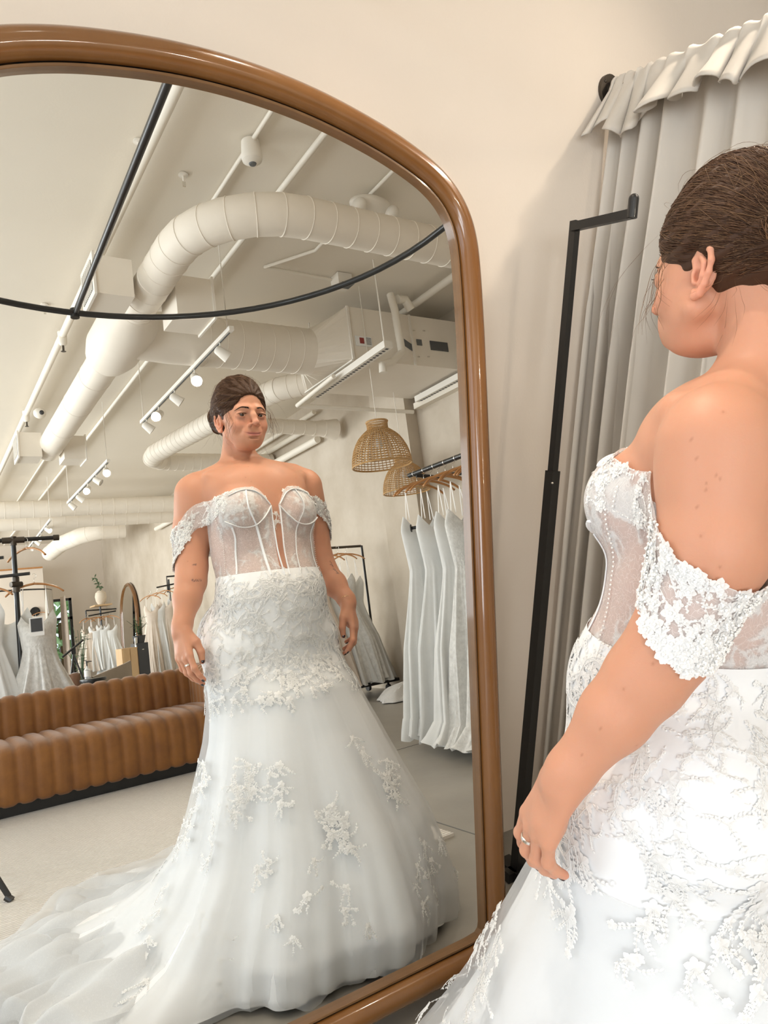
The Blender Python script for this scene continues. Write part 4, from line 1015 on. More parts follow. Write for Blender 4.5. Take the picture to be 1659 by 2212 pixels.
duct('long_duct', [(1.36,-2.9,zD),(1.36,-5.75,zD)], .128, 'long straight white duct running back from the tee', rib=.75)
def vent(name, c, d, rz, label, group=None):
    t = thing(name, label, 'air vent', c, group); M3 = np.array(Matrix.Rotation(rz, 3, 'Z'))
    part('housing', MB().box(c, d, rz), 'duct_metal', t, smooth=False)
    gx = np.array(c)+M3@np.array([-d[0]/2-.006, 0, 0]); part('frame', MB().box(gx, (.014, d[1]+.03, d[2]+.03), rz), 'white_metal', t, smooth=False)
    g = MB(); g2 = MB(); g.box(gx+M3@np.array([-.0075,0,0]), (.003, d[1]-.05, d[2]-.05), rz)
    for k in range(11): g2.box(gx+M3@np.array([-.011, -(d[1]-.06)/2+(d[1]-.06)*k/10, 0]), (.006, .006, d[2]-.05), rz)
    o = part('grille', g, 'grille', t, smooth=False); part('fins', g2, 'white_metal', o, smooth=False); return t
vent('side_vent', (1.10,-1.62,zD-.02), (.22,.30,.24), .0, 'white box vent with a slotted grille on the left side of the elbow duct')
vent('side_vent', (1.60,-1.66,zD-.06), (.24,.30,.26), PI, 'white box vent on the right side of the elbow duct, above the track light')
vent('side_vent', (1.14,-5.60,zD-.02), (.22,.32,.26), .0, 'white box vent on the left of the far end of the long duct')
vent('side_vent', (1.58,-5.62,zD-.04), (.22,.32,.26), PI, 'white box vent on the right of the far end of the long duct')
zc = 3.12
P = [(3.75,-2.95,zc),(3.35,-3.05,zc),(3.08,-3.35,zc),(2.92,-3.9,zc),(2.66,-5.5,zc),(2.60,-5.95,zc)]+[(2.63,-6.2,zc),(2.8,-6.36,zc),(3.05,-6.4,zc)]+[(4.36,-6.4,zc)]
duct('bent_duct', P, .115, 'slimmer ribbed duct bending to the right behind the head of the woman', rib=.11, ribh=.003)
duct('outlet_duct', [(2.95,-4.45,3.08),(4.05,-4.45,3.06),(4.10,-4.45,3.06),(4.30,-4.45,3.05)], .085, 'short ribbed duct ending in a flared outlet on the plaster wall', rib=.14, ribh=.003, grow=([0,.80,.83,1],[1,1,1.02,1.5]))
duct('cross_duct', [(.6,-9.65,3.12),(4.36,-9.45,3.12)], .135, 'nearer of the two long ducts crossing the room far behind', rib=.2, ribh=.003)
duct('cross_duct', [(.6,-10.55,3.06),(4.36,-10.35,3.06)], .135, 'farther of the two long ducts crossing the room far behind', rib=.2, ribh=.003)
duct('far_elbow_duct', [(3.9,-12.9,3.2),(3.4,-12.95,3.2),(3.05,-13.2,3.15),(2.8,-13.9,3.1),(2.7,-14.8,3.02)], .17, 'white elbow duct far behind the crossing ducts', rib=.3)
single('ceiling_beam', MB().box((2.4,-11.6,3.42), (3.9,.35,.34)), 'ceiling_paint', 'white ceiling beam behind the crossing ducts', 'beam', smooth=False)
# air handler: big white box
ah = thing('air_handler', 'large boxy white air handling unit hung under the ceiling by the plaster wall', 'air handler', (3.6,-2.5,2.94))
b = MB().box((3.72,-2.50,3.18), (1.22,.86,.46)); part('cabinet', b, 'duct_metal', ah, smooth=False)
b = MB(); n_ = 28; A = np.arange(n_)*2*PI/n_; ci = np.stack([np.full(n_, 2.86), -2.36+.19*np.cos(A), zD+.19*np.sin(A)], 1)
sq = np.stack([np.full(n_, 3.11), -2.50+np.clip(.62*np.cos(A), -.43, .43), 3.18+np.clip(.36*np.sin(A), -.23, .23)], 1); b.grid(np.stack([ci, sq]), cv=True); part('transition', b, 'duct_metal', ah, smooth=False)
for x in (3.115, 3.75, 4.32): part('flange', MB().box((x,-2.062,3.18), (.02,.016,.46)), 'white_metal', ah, smooth=False)
part('flange', MB().box((3.115,-2.5,2.945), (.02,.86,.012)), 'white_metal', ah, smooth=False)
b = MB().box((3.24,-2.064,3.115), (.16,.006,.085)); part('rating_label', b, 'paper', ah, smooth=False, label='white rating label with a red panel')
b = MB().box((3.22,-2.059,3.118), (.042,.003,.05)); part('red_panel', b, 'tape_red', ah, smooth=False)
b = MB(); 
for k in range(6): b = MB(); b.box((3.285,-2.0595,3.145-.011*k), (.055,.002,.0035)); part('label_text', b, 'ink', ah, smooth=False)
part('tape_patch', MB().box((3.70,-2.066,3.13), (.12,.006,.055), M3=np.array(Matrix.Rotation(.5,3,'Y'))), 'tape_grey', ah, smooth=False)
part('tape_patch', MB().box((3.83,-2.066,3.165), (.055,.006,.055)), 'tape_grey', ah, smooth=False)
part('grille', MB().box((4.05,-2.066,3.15), (.20,.008,.085)), 'grille', ah, smooth=False)
for (x, z) in ((3.79,3.27),(3.90,3.28),(3.80,3.03),(3.91,3.04)): part('latch', MB().box((x,-2.068,z), (.022,.012,.010)), 'silver', ah, smooth=False)
def pipe(name, pts, r, label, cat='ceiling pipe', extra=None, m='pipe_paint'):
    mb = MB().tube(np.array(pts), r, 12)
    if extra: extra(mb)
    return single(name, mb, m, label, cat)
pipe('ceiling_pipe', [(1.17,1.4,3.52),(1.17,-17,3.52)], .030, 'thick white sprinkler pipe, leftmost of the pipes along the ceiling')
pipe('ceiling_conduit', [(1.69,1.4,3.575),(1.69,-17,3.575)], .013, 'thin white conduit carrying the round detector')
pipe('ceiling_conduit', [(2.03,1.4,3.565),(2.03,-17,3.565)], .019, 'white conduit passing behind the elbow duct, between detector and emergency light')
pipe('ceiling_conduit', [(2.60,1.4,3.575),(2.60,-1.6,3.575),(2.35,-1.95,3.575),(3.0,-1.98,3.575)], .013, 'thin white conduit carrying the emergency light')
pipe('ceiling_pipe', [(3.85,1.4,3.53),(3.85,-3.2,3.53)], .032, 'thick white pipe near the plaster wall, rightmost of the ceiling pipes')
for k, (x, z, r_) in enumerate(((4.30,3.05,.045),(4.30,3.25,.035),(4.30,3.40,.030))):
    pipe('side_pipe', [(x,-4.9,z),(x,-12,z)], r_, ('lowest','middle','highest')[k]+' of three white pipes along the top of the plaster wall')
pipe('drain_pipe', [(3.52,-1.98,3.53),(3.52,-1.95,3.38),(3.52,-1.93,3.0),(3.40,-1.93,2.90),(3.30,-1.93,2.87),(3.30,-1.93,2.80)], .034, 'white insulated drain pipe bending down in front of the air handling unit', 'pipe')
pipe('drain_pipe', [(3.72,-1.98,3.42),(3.66,-1.97,3.50),(3.58,-1.97,3.49)], .040, 'short thick white pipe elbow above the air handling unit', 'pipe')
pipe('hanging_pipe', [(3.05,-3.0,2.84),(4.3,-2.9,2.80)], .020, 'thin white pipe crossing under the air handling unit', 'pipe')
pipe('hanging_pipe', [(3.02,-2.25,2.86),(3.05,-3.0,2.84)], .020, 'thin white pipe beside the slotted light bar', 'pipe')
det = thing('smoke_detector', 'round white detector on the thin ceiling conduit', 'detector', (1.69,-.66,3.5))
part('body', MB().lathe([(.0,-.075),(.03,-.073),(.055,-.055),(.060,-.03),(.056,0),(.050,.06),(.0,.075)], (1.69,-.66,3.525), 28), 'white_metal', det)
part('lens', MB().lathe([(.0,-.082),(.018,-.080),(.022,-.073)], (1.69,-.66,3.525), 20), 'tape_grey', det)
em = thing('emergency_light', 'white emergency light with two round lamp heads on the ceiling', 'emergency light', (2.63,-.86,3.5))
part('body', MB().ell((2.60,-.84,3.50), (.16,.085,.055), 12, 24), 'white_metal', em)
for dx in (-.12,.13): part('lamp_head', MB().ell((2.60+dx,-.80,3.455), (.045,.055,.045), 10, 16), 'white_metal', em)
cm = thing('camera_dome', 'small white security camera by the sprinkler pipe far left', 'security camera', (1.20,-5.7,3.5))
part('dome', MB().ell((1.27,-5.55,3.46), (.065,.065,.06), 12, 18), 'white_metal', cm); part('lens', MB().ell((1.28,-5.49,3.45), (.025,.02,.025), 8, 12), 'dark_grey', cm)
hv_ = [('over the black strut',(1.14,-.9)),('beside the tee duct',(.98,-3.1)),('between elbow duct and conduit',(1.45,-1.1)),('right of the conduit by the emergency light',(2.32,-.35))]
for t_, (x, y) in hv_:
    h_ = thing('ceiling_hanger', 'small white ceiling hanger with a wire, '+t_, 'ceiling hanger', (x,y,3.5))
    part('cup', MB().lathe([(.0,.1),(.028,.098),(.030,.09),(.008,.085),(.006,.045)], (x,y,3.5), 16), 'white_metal', h_); part('clip', MB().box((x,y,3.535), (.018,.01,.03)), 'silver', h_, smooth=False)
for y, t_ in ((-3.5,'just left of the black strut'),(-5.8,'far left, before the vents')):
    s_ = thing('sprinkler_head', 'sprinkler head under the thick pipe, '+t_, 'sprinkler', (1.17,y,3.4))
    part('fitting', MB().tube([(1.17,y,3.55),(1.17,y,3.45),(1.17,y,3.43)], [.038,.034,.02], 12), 'pipe_paint', s_); part('sprinkler', MB().tube([(1.17,y,3.44),(1.17,y,3.38)], .009, 8).lathe([(.0,.0),(.022,.001),(.0,.004)], (1.17,y,3.378), 12), 'iron', s_)
bx = thing('junction_box', 'small white box with a dark face on the ceiling left of the air handling unit', 'junction box', (3.01,-1.93,3.5))
part('box', MB().box((3.01,-1.93,3.545), (.13,.12,.10)), 'white_metal', bx, smooth=False); part('face', MB().box((3.01,-1.88,3.492), (.11,.10,.006)), 'tape_grey', bx, smooth=False)
# ---------------------------------------------------------------- track lights
def track_light(p0, p1, heads, label, cords=(0,1), z_c=3.6):
    p0 = np.array(p0, float); p1 = np.array(p1, float); t = thing('track_light', label, 'track light', tuple(p0), 'track lights under the ceiling'); d = (p1-p0)/np.linalg.norm(p1-p0)
    M3 = np.array(Matrix.Rotation(math.atan2(d[1], d[0]), 3, 'Z')); L = np.linalg.norm(p1-p0)
    part('track', MB().box((p0+p1)/2, (L,.034,.030), M3=M3), 'white_metal', t, smooth=False)
    part('slot', MB().box((p0+p1)/2-[0,0,.0165], (L*.96,.010,.006), M3=M3), 'tape_grey', t, smooth=False)
    for k in cords: p = p0+(p1-p0)*(.03+.94*k); part('cord', MB().tube([p, (p[0]+.0,p[1],z_c-.005)], .004, 6), 'white_metal', t)
    for fr_, aim, lit in heads:
        p = p0+(p1-p0)*fr_; a = np.array(aim, float); a /= np.linalg.norm(a); q = p-[0,0,.085]
        h = part('spotlight', MB().tube([p-[0,0,.014], p-[0,0,.05]], .006, 8).tube([q-a*.045, q-a*.038, q-a*.03, q+a*.05, q+a*.062], [.012,.026,.031,.041,.042], 20, cap=False), 'white_metal', t)
        part('bulb', MB().tube([q+a*.050, q+a*.0505], .037, 20), 'lamp_glow' if lit else 'white_metal', h)
        if lit: spot('lamp_spot', tuple(q+a*.075), tuple(q+a*3), lit, 1.5, .7, .035)
    return t
U = (-.25,.75,-.55)
track_light((1.88,-1.62,2.9),(1.88,-3.9,2.9), [(.10,(.8,.1,-.6),0),(.34,(-.1,.65,-.55),34),(.56,(.75,.15,-.6),0),(.76,(-.6,.55,-.5),34),(.93,(.75,.1,-.65),0)], 'white track light with five spots running back just left of her head')
track_light((1.91,-5.4,2.9),(1.92,-7.95,2.9), [(.06,(-.1,.7,-.55),40),(.26,(.6,.4,-.5),0),(.46,(-.4,.65,-.5),40),(.68,(.8,0,-.6),0),(.9,(.7,.1,-.7),0)], 'white track light with five spots far behind her left shoulder')
track_light((1.90,-9.3,2.9),(2.0,-12.6,2.9), [(.15,(.5,.6,-.5),50),(.4,(-.4,.7,-.5),50),(.6,(.7,.1,-.6),0),(.8,(-.5,.4,-.6),0)], 'small distant track light, farthest one near the back of the shop')
track_light((2.06,.28,2.96),(2.06,1.25,2.96), [(.04,(-.45,.80,-.80),20),(.5,(-.75,-.10,-.95),24),(.94,(-.72,-.40,-1.25),40)], 'white track light above the mirror bay, over the curtain')
track_light((.15,.95,2.96),(.95,1.25,2.96), [(.1,(.50,-.30,-1.6),44),(.85,(.05,-.36,-1.7),36)], 'added unseen white track light over the leaning mirror, lighting the dress front', (0,1))  # unseen track added as fill, aimed at the front of the dress
def slot_bar(p0, p1, label):
    p0 = np.array(p0, float); p1 = np.array(p1, float); t = thing('light_bar', label, 'light bar', tuple(p0)); L = np.linalg.norm(p1-p0); c = (p0+p1)/2; rz = math.atan2(p1[1]-p0[1], p1[0]-p0[0])
    part('channel', MB().box(c, (L,.075,.055), rz), 'white_metal', t, smooth=False)
    g = MB(); M3 = np.array(Matrix.Rotation(rz, 3, 'Z'))
    xs_ = []; hs_ = []
    for k in range(26): x_ = -L/2+L*(k+.7)/27; xs_ += [x_-.011, x_-.011, x_+.011, x_+.011]; hs_ += [-.026,-.0300,-.0300,-.026]
    g.grid(np.array([[c+M3@np.array([x_, y_, h_]) for x_, h_ in zip(xs_, hs_)] for y_ in (-.014,.014)]))
    part('slots', g, 'grille', t, smooth=False)
    part('cord', MB().tube([p0+(p1-p0)*.04, p0+(p1-p0)*.04+[0,0,.69]], .006, 6), 'white_metal', t)
    part('cord', MB().tube([p0+(p1-p0)*.95, p0+(p1-p0)*.95+[0,0,.69]], .006, 6), 'white_metal', t)
slot_bar((3.11,-1.55,2.90),(3.14,-2.82,2.86), 'white slotted light bar hanging in front of the air handling unit')
slot_bar((4.28,-1.6,2.9),(4.30,-2.8,2.9), 'white slotted light bar by the mirror frame, right of the air handling unit')

# ---------------------------------------------------------------- woven pendant lamps
def pendant(c, R_, label, n=46):
    x, y, z = c; t = thing('woven_pendant_lamp', label, 'pendant lamp', (x,y,z), 'woven pendant lamps')
    prof = bez(np.array([(1.0,0,0),(.985,.20,0),(.90,.55,0),(.70,.92,0),(.46,1.14,0),(.36,1.22,0),(.345,1.34,0),(.36,1.48,0)]), 34)[:, :2]*R_
    mb = MB()
    for k in range(n):
        a = k/n*2*PI; mb.tube([(x+p[0]*math.cos(a), y+p[0]*math.sin(a), z+p[1]) for p in prof[::2]], R_*.016, 4, cap=False)
    dl = np.r_[0, np.cumsum(np.linalg.norm(np.diff(prof, axis=0), axis=1))]; A = np.linspace(0, 2*PI, 41)[:-1]
    for s_ in np.arange(0, dl[-1], R_*.085):
        r_ = np.interp(s_, dl, prof[:,0]); h = np.interp(s_, dl, prof[:,1]); mb.tube([(x+r_*math.cos(a), y+r_*math.sin(a), z+h) for a in A], R_*.015, 4, closed=True)
    part('shade', mb, 'rattan', t)
    rm = MB()
    for r_, h in ((1.0,0),(.36,1.48*1.0)): rm.tube([(x+R_*r_*math.cos(a), y+R_*r_*math.sin(a), z+R_*h) for a in A], R_*.032, 6, closed=True)
    part('rim', rm, 'rattan', t); part('cord', MB().tube([(x,y,z+R_*1.2),(x,y,3.6)], .003, 6), 'white_metal', t)
    part('bulb', MB().ell((x,y,z+R_*.75), (R_*.17,)*3, 8, 12), 'paper', t)
pendant((3.26,-2.06,2.055), .245, 'nearer and higher of two domed woven bamboo pendant lamps')
pendant((4.00,-2.78,1.965), .225, 'lower woven bamboo pendant lamp, partly behind the nearer one', 40)

# ---------------------------------------------------------------- hangers and hanging dresses
def hanger_mesh(mb, w_=.42, rise=.055):
    for sx in (-1, 1):
        P = bez(np.array([(0,0,0),(sx*w_*.18,.0,-.012),(sx*w_*.38,.004,-rise*.8),(sx*w_*.5,.010,-rise*1.5)]), 12); mb.tube(P, np.linspace(.0125,.0095,len(P)), 8, flat=.75)
    return mb
def hook_mesh(): 
    P = [(0,0,.0),(0,0,.045)]+[(0+.018*math.sin(a), 0, .062-.018*math.cos(a)) for a in np.linspace(.2, 1.35*PI, 9)]
    return MB().tube(P, .0018, 6)
HP = thing('clothes_hanger', 'wooden clothes hanger', 'hanger', (0,0,-50)); part_h = bpy.data.objects.new('shoulders', hanger_mesh(MB()).mesh('shoulders','wood_hanger')); place(part_h, HP)
part_k = bpy.data.objects.new('hook', hook_mesh().mesh('hook','silver')); place(part_k, HP)
used_h = [False]
def hanger(loc, rz, label, group=None):
    if not used_h[0]:
        used_h[0] = True; HP.location = loc; HP.rotation_euler = (0,0,rz); HP['label'] = label
        if group: HP['group'] = group
        return HP
    return copy_tree(HP, loc, rz, None, label, group)
def gown(c, rz, z_top, z_hem, w0, w1, dpt, label, seed, m='white_cloth', strap=.16, folds=9, flare=1.0, group=None, tagcard=False, lace_m=None, waist=.8, name='wedding_dress', puddle=0.0, neck=.05):
    """a dress hanging from straps: c = (x, y), width along local x"""
    R_ = np.random.default_rng(seed); n = 130; nzz = 44; A = np.arange(n)*2*PI/n; H_ = z_top-z_hem; G = np.zeros((nzz, n, 3)); p = R_.uniform(0, 6.28, 6)
    cr_, sr_ = math.cos(rz), math.sin(rz); am_ = R_.uniform(.6, 1.3, 4)
    for i, t in enumerate(np.linspace(0, 1, nzz)):
        wd = np.interp(t, [0,.06,.26,.36,.6,1], [w0*.82,w0,w0*waist,w0*(.88+.12*waist),w0*.55+w1*.5,w1])/2; dd = np.interp(t, [0,.1,.3,.6,1], [dpt*.35,dpt*.55,dpt*.5,dpt*.8,dpt])/2*flare
        f_ = np.clip((t-.2)/.8, 0, 1); w_ = np.sin(folds*A+p[0]+.8*np.sin(2*A+p[1]))*am_[0]+.5*np.sin((folds*2+3)*A+p[2]+2*t)*am_[1]
        k = 1+.16*f_**.8*w_; x = wd*np.cos(A)*k; y = dd*np.sin(A)*k*(1+.4*f_*np.abs(w_)); z = np.full(n, z_top-H_*t)
        z -= (1-t)**10*neck*(1-np.cos(A*2))*1.2*(np.sin(A) > -2); z += (t > .985)*.02*np.sin(7*A+p[3])
        if puddle and t > .93: q = (t-.93)/.07; x = x*(1+puddle*q); y = y*(1+puddle*q*1.2); z = z+.02*q*np.abs(np.sin(9*A+p[4]))+.03*(1-q)
        x = x+.02*math.sin(3*t+p[4])*f_
        G[i, :, 0] = c[0]+x*cr_-y*sr_; G[i, :, 1] = c[1]+x*sr_+y*cr_; G[i, :, 2] = z
    t_ = thing(name, label, 'dress', (c[0], c[1], z_hem), group); part('gown', MB().grid(G, cv=True), m, t_, ang=2.5)
    sb = MB()
    for sx in (-1, 1):
        for sy in (-.4, .5):
            a = np.array([sx*w0*.30, sy*dpt*.2]); b_ = np.array([sx*w0*.27, 0]); P = [(c[0]+q[0]*cr_-q[1]*sr_, c[1]+q[0]*sr_+q[1]*cr_, zz_) for q, zz_ in ((a, z_top-.03),(.5*(a+b_), z_top+strap*.5),(b_, z_top+strap))]
            sb.tube(P, .005, 6, flat=.4)
    part('straps', sb, 'strap', t_)
    if tagcard:
        o_ = np.array([w0*.05, dpt*.5+.02]); P = (c[0]+o_[0]*cr_-o_[1]*sr_, c[1]+o_[0]*sr_+o_[1]*cr_, z_top-tagcard); k = part('tag', MB().box(P, (.10,.004,.14), rz), 'paper', t_, smooth=False, label='white card tag with a dark photo')
        part('photo', MB().box((P[0]-.003*sr_,P[1]+.003*cr_,P[2]+.012), (.08,.003,.10), rz), 'dark_grey', k, smooth=False)
    return t_
# rack on the right of the mirror, nearest the frame
rk = thing('dress_rack', 'black pipe dress rack with white size rings, full of gowns by the mirror frame', 'clothes rack', (2.95,-.3,0))
part('rail', MB().tube([(2.95,-1.30,1.80),(2.95,.9,1.80)], .0165, 14), 'black_metal', rk)
for k in range(18):
    y = -1.24+.115*k; part('size_ring', MB().tube([(2.95,y-.003,1.80),(2.95,y+.003,1.80)], .0185, 14), 'silver', rk)
part('brace', MB().tube([(2.95,-1.22,1.785),(3.10,-1.20,1.765),(3.22,-1.0,1.755),(4.36,-.98,1.755)], .014, 10), 'black_metal', rk)
for y in (-.02,.88): part('post', MB().tube([(2.95,y,0),(2.95,y,1.80)], .0165, 12).lathe([(0,.0),(.09,0),(.09,.01),(0,.01)], (2.95,y,0), 20), 'black_metal', rk)
NM = ['first','second','third','fourth','fifth','sixth','seventh','eighth']
spec = [(-1.22,'plain satin','white_cloth',.34,.22),(-1.06,'plain soft white','white_cloth',.33,.24),(-.90,'smooth ivory','white_cloth',.36,.26),(-.72,'floral lace','lace_cloth',.38,.28),(-.55,'beaded lace','lace_cloth',.36,.30),(-.38,'sparkling lace','lace_cloth',.36,.30),(-.2,'flowing white','white_cloth',.36,.3)]
for k, (y, kind, mm, w0, dp_) in enumerate(spec):
    gown((2.93+.015*(k % 3), y), .12*math.sin(k*2.1), 1.50-.012*k, .065-.004*(k % 2), w0, .58+.05*(k % 3), dp_*.95, kind+' wedding dress, '+NM[k]+' from the left on the rack by the mirror frame', 50+k, mm, strap=.17, folds=8+k % 4, group=None, tagcard=.22 if k == 5 else False, puddle=.22 if k > 1 else .05)
    hanger((2.95, y, 1.725), .12*math.sin(k*2.1)+.05, 'wooden hanger, '+NM[k]+' from the left on the rack by the mirror frame')
    if k < 6: hanger((2.95, y+.08, 1.728), .3+.1*k, 'spare wooden hanger beside the '+NM[k]+' dress on the rack by the frame')
pk = thing('peg_hook', 'round black wall peg glimpsed between the dresses on the rack', 'wall peg', (2.78,-1.12,1.40))
part('peg', MB().tube([(2.80,-1.15,1.41),(2.83,-1.10,1.41)], .011, 12), 'black_metal', pk); part('disc', MB().tube([(2.795,-1.155,1.41),(2.80,-1.15,1.41)], .026, 20), 'black_metal', pk)

# left T-shaped pipe rack with gowns, behind the sofa
tr_ = thing('pipe_rack', 'tall black T-shaped pipe rack standing behind the sofa on the left', 'clothes rack', (.71,-3.6,0))
part('pole', MB().tube([(.71,-3.6,.0),(.71,-3.6,1.81)], .019, 12), 'black_metal', tr_)
part('crossbar', MB().tube([(-.1,-3.6,1.81),(1.02,-3.6,1.815)], .017, 12), 'black_metal', tr_)
part('coupling', MB().tube([(.63,-3.6,1.812),(.79,-3.6,1.812)], .025, 12).tube([(.71,-3.6,1.77),(.71,-3.6,1.84)], .025, 12), 'iron', tr_)
part('coupling', MB().tube([(.71,-3.6,1.40),(.71,-3.6,1.52)], .027, 12).tube([(.67,-3.56,1.46),(.75,-3.6,1.46)], .022, 12), 'iron', tr_)
part('end_cap', MB().tube([(1.0,-3.6,1.815),(1.045,-3.6,1.815)], .024, 12), 'iron', tr_)
part('arm', MB().tube([(.30,-3.72,1.53),(.80,-3.5,1.53)], .013, 10), 'black_metal', tr_); part('arm', MB().tube([(.20,-3.85,1.69),(.645,-3.68,1.69)], .013, 10), 'black_metal', tr_)
part('foot', MB().tube([(.71,-3.9,.02),(.71,-3.3,.02)], .019, 10).tube([(.4,-3.6,.02),(1.0,-3.6,.02)], .019, 10), 'black_metal', tr_)
hanger((.80,-3.58,1.74), 1.0, 'empty wooden hanger on the crossbar of the tall pipe rack')
gown((.46,-3.66), .5, 1.33, .10, .36, .62, .34, 'white strapped wedding dress with photo tag, leftmost on the tall pipe rack', 71, 'white_cloth', strap=.15, tagcard=.14)
gown((.66,-3.74), .3, 1.28, .08, .34, .60, .34, 'plain ivory wedding dress in the middle of the tall pipe rack', 72, 'white_cloth', strap=.16)
gown((.84,-3.62), .2, 1.24, .06, .30, .72, .42, 'lace wedding dress with bare shoulders, right end of the tall pipe rack', 73, 'lace_cloth', strap=.20, tagcard=.13, flare=1.3)
hanger((.50,-3.68,1.465), .5, 'wooden hanger holding the leftmost dress of the tall pipe rack'); hanger((.84,-3.6,1.455), .2, 'wooden hanger holding the right dress of the tall pipe rack')

# rolling rack against the plaster wall behind the woman
rr2 = thing('rolling_rack', 'low black rolling rack on castors behind her right arm', 'clothes rack', (3.85,-4.0,0))
part('rail', MB().tube([(3.3,-3.95,1.60),(4.2,-4.05,1.60)], .014, 10), 'iron', rr2)
part('base', MB().box((3.95,-4.0,.13), (.7,.45,.03)), 'black_metal', rr2, smooth=False)
for (x, y) in ((4.2,-4.26),(4.2,-3.85),(3.7,-4.2),(3.7,-3.85)): part('castor', MB().tube([(x-.014,y,.05),(x+.014,y,.05)], .042, 16).tube([(x,y,.05),(x,y,.13)], .012, 8), 'dark_grey', rr2)
for x in (3.32, 4.18): part('post', MB().tube([(x,-4.0,.1),(x,-4.0,1.60)], .013, 10), 'black_metal', rr2)
for k, (x, y, w_, mm, t_) in enumerate(((3.52,-3.93,.62,'blush_cloth','pleated blush'),(3.70,-3.97,.66,'white_cloth','plain white'),(3.84,-3.95,.72,'lace_cloth','lace-hemmed white'),(4.0,-4.05,.62,'white_cloth','plain ivory'))):
    gown((x, y), .9, 1.36-.03*k, .16, .32, w_, .34, t_+' wedding dress hanging on the rolling rack behind her right arm', 90+k, mm, strap=.18, flare=1.1)
    hanger((x, y, 1.525), .9, 'wooden hanger holding the '+t_+' dress on the rolling rack')
# fluffy white train of tulle on the floor by the wall
n = 60; A = np.arange(n)*2*PI/n; G = []
for i, t in enumerate(np.linspace(0, 1, 16)):
    r_ = (1-t**1.6)*(1+.10*np.sin(5*A)+.05*np.sin(13*A)); G.append(np.stack([4.02+.30*r_*np.cos(A), -3.25+.26*r_*np.sin(A), .01+.16*t+.02*np.sin(9*A+6*t)*t*(1-t)*4], 1))
o = single('sheepskin_pouf', MB().grid(np.array(G), cv=True), 'fur', 'fluffy white fur pouf on the floor between rolling rack and dress rack', 'pouf')

# ---------------------------------------------------------------- sofa
def channel_surface(path, prof, w_=.098, h=.014, sub=8, phase=0):
    """path: (x,y) line the channels run along; prof: list of (outward, z) and outward normal weight"""
    path = np.array(path, float); d = np.r_[0, np.cumsum(np.linalg.norm(np.diff(path, axis=0), axis=1))]; L = d[-1]; n = int(L/w_*sub)+1; s_ = np.linspace(0, L, n)
    X = np.interp(s_, d, path[:,0]); Y = np.interp(s_, d, path[:,1]); tx = np.gradient(X); ty = np.gradient(Y); l = np.hypot(tx, ty); nx, ny = -ty/l, tx/l
    c = 1-np.abs(np.cos(PI*(s_+phase)/w_))**7; P = bez(np.array([(a, b, 0) for a, b in prof]), 26)[:, :2]; T = np.gradient(P, axis=0); T /= np.linalg.norm(T, axis=1)[:, None]; Nn = np.stack([T[:,1], -T[:,0]], 1)
    G = np.zeros((len(P), n, 3))
    for i in range(len(P)):
        o = P[i,0]+Nn[i,0]*h*c; z = P[i,1]+Nn[i,1]*h*c; G[i, :, 0] = X+nx*o; G[i, :, 1] = Y+ny*o; G[i, :, 2] = z
    return G
sofa = thing('sofa', 'long brown velvet sofa with vertical channel tufting on a black plinth', 'sofa', (.3,-2.5,0))
b = MB(); b.grid(channel_surface([(1.76,-2.2),(-1.3,-2.2)], [(-.05,.085),(-.074,.098),(-.082,.20),(-.075,.31),(-.045,.365),(.02,.392),(.15,.40),(.40,.395),(.62,.38)][::1], h=-.014), flip=True)
b.box((.23,-2.55,.23), (3.06,.62,.28)); part('seat', b, 'velvet', sofa, ang=1.3)
b = MB(); b.grid(channel_surface([(1.76,-2.80),(-1.3,-2.80)], [(-.02,.36),(-.028,.42),(-.015,.56),(.01,.625),(.06,.645),(.11,.63),(.13,.58),(.13,.10)], h=-.014), flip=True)
part('backrest', b, 'velvet', sofa, ang=1.3)
b = MB(); b.grid(channel_surface([(1.83,-2.12),(1.83,-2.95)], [(-.09,.10),(-.09,.40),(-.085,.60),(-.06,.65),(-.02,.665),(.04,.66),(.075,.62),(.08,.10)], h=-.010, w_=.075), flip=True)
b.box((1.83,-2.14,.36), (.14,.03,.58)); part('armrest', b, 'velvet', sofa, ang=1.3)
part('plinth', MB().box((.28,-2.53,.045), (3.02,.70,.09)), 'black_metal', sofa, smooth=False)
# rug under it
rg = MB(); nx_, ny_ = 60, 60; X, Y = np.meshgrid(np.linspace(-1.5,1.70,nx_), np.linspace(-2.6,.245,ny_), indexing='ij')
rg.box((.13,-1.165,.006), (3.26,2.87,.012)); rug = single('rug', rg, 'rug_wool', 'large pale ribbed wool rug on the floor in front of the brown sofa', 'rug', base=(.10,-1.18,0), smooth=False)
# second sofa and shop counter behind
s2 = thing('tub_sofa', 'dark brown channel-backed sofa peeking over the long sofa', 'sofa', (1.2,-6.4,0))
b = MB(); b.grid(channel_surface([(1.62,-6.35),(.7,-6.55)], [(-.02,.10),(-.02,.45),(.0,.58),(.04,.60),(.10,.58),(.13,.45),(.13,.1)], h=-.014, w_=.11), flip=True); part('backrest', b, 'velvet_dark', s2, ang=1.3)
part('seat', MB().box((1.15,-6.75,.22), (.9,.5,.38)), 'velvet_dark', s2, smooth=False)
cs = thing('curved_bench', 'taupe curved bench back behind the long sofa', 'bench', (1.95,-6.5,0))
P = bez(np.array([(1.72,-6.15,0),(1.95,-6.42,0),(2.15,-6.60,0),(2.30,-6.75,0)]), 24); G = np.stack([np.stack([P[:,0], P[:,1]+o_, np.interp(np.linspace(0,1,len(P)), [0,1], [h0,h1])], 1) for o_, h0, h1 in ((0,.02,.02),(0,.53,.63),(-.015,.545,.645),(-.07,.545,.645),(-.085,.53,.63),(-.085,.02,.02))])
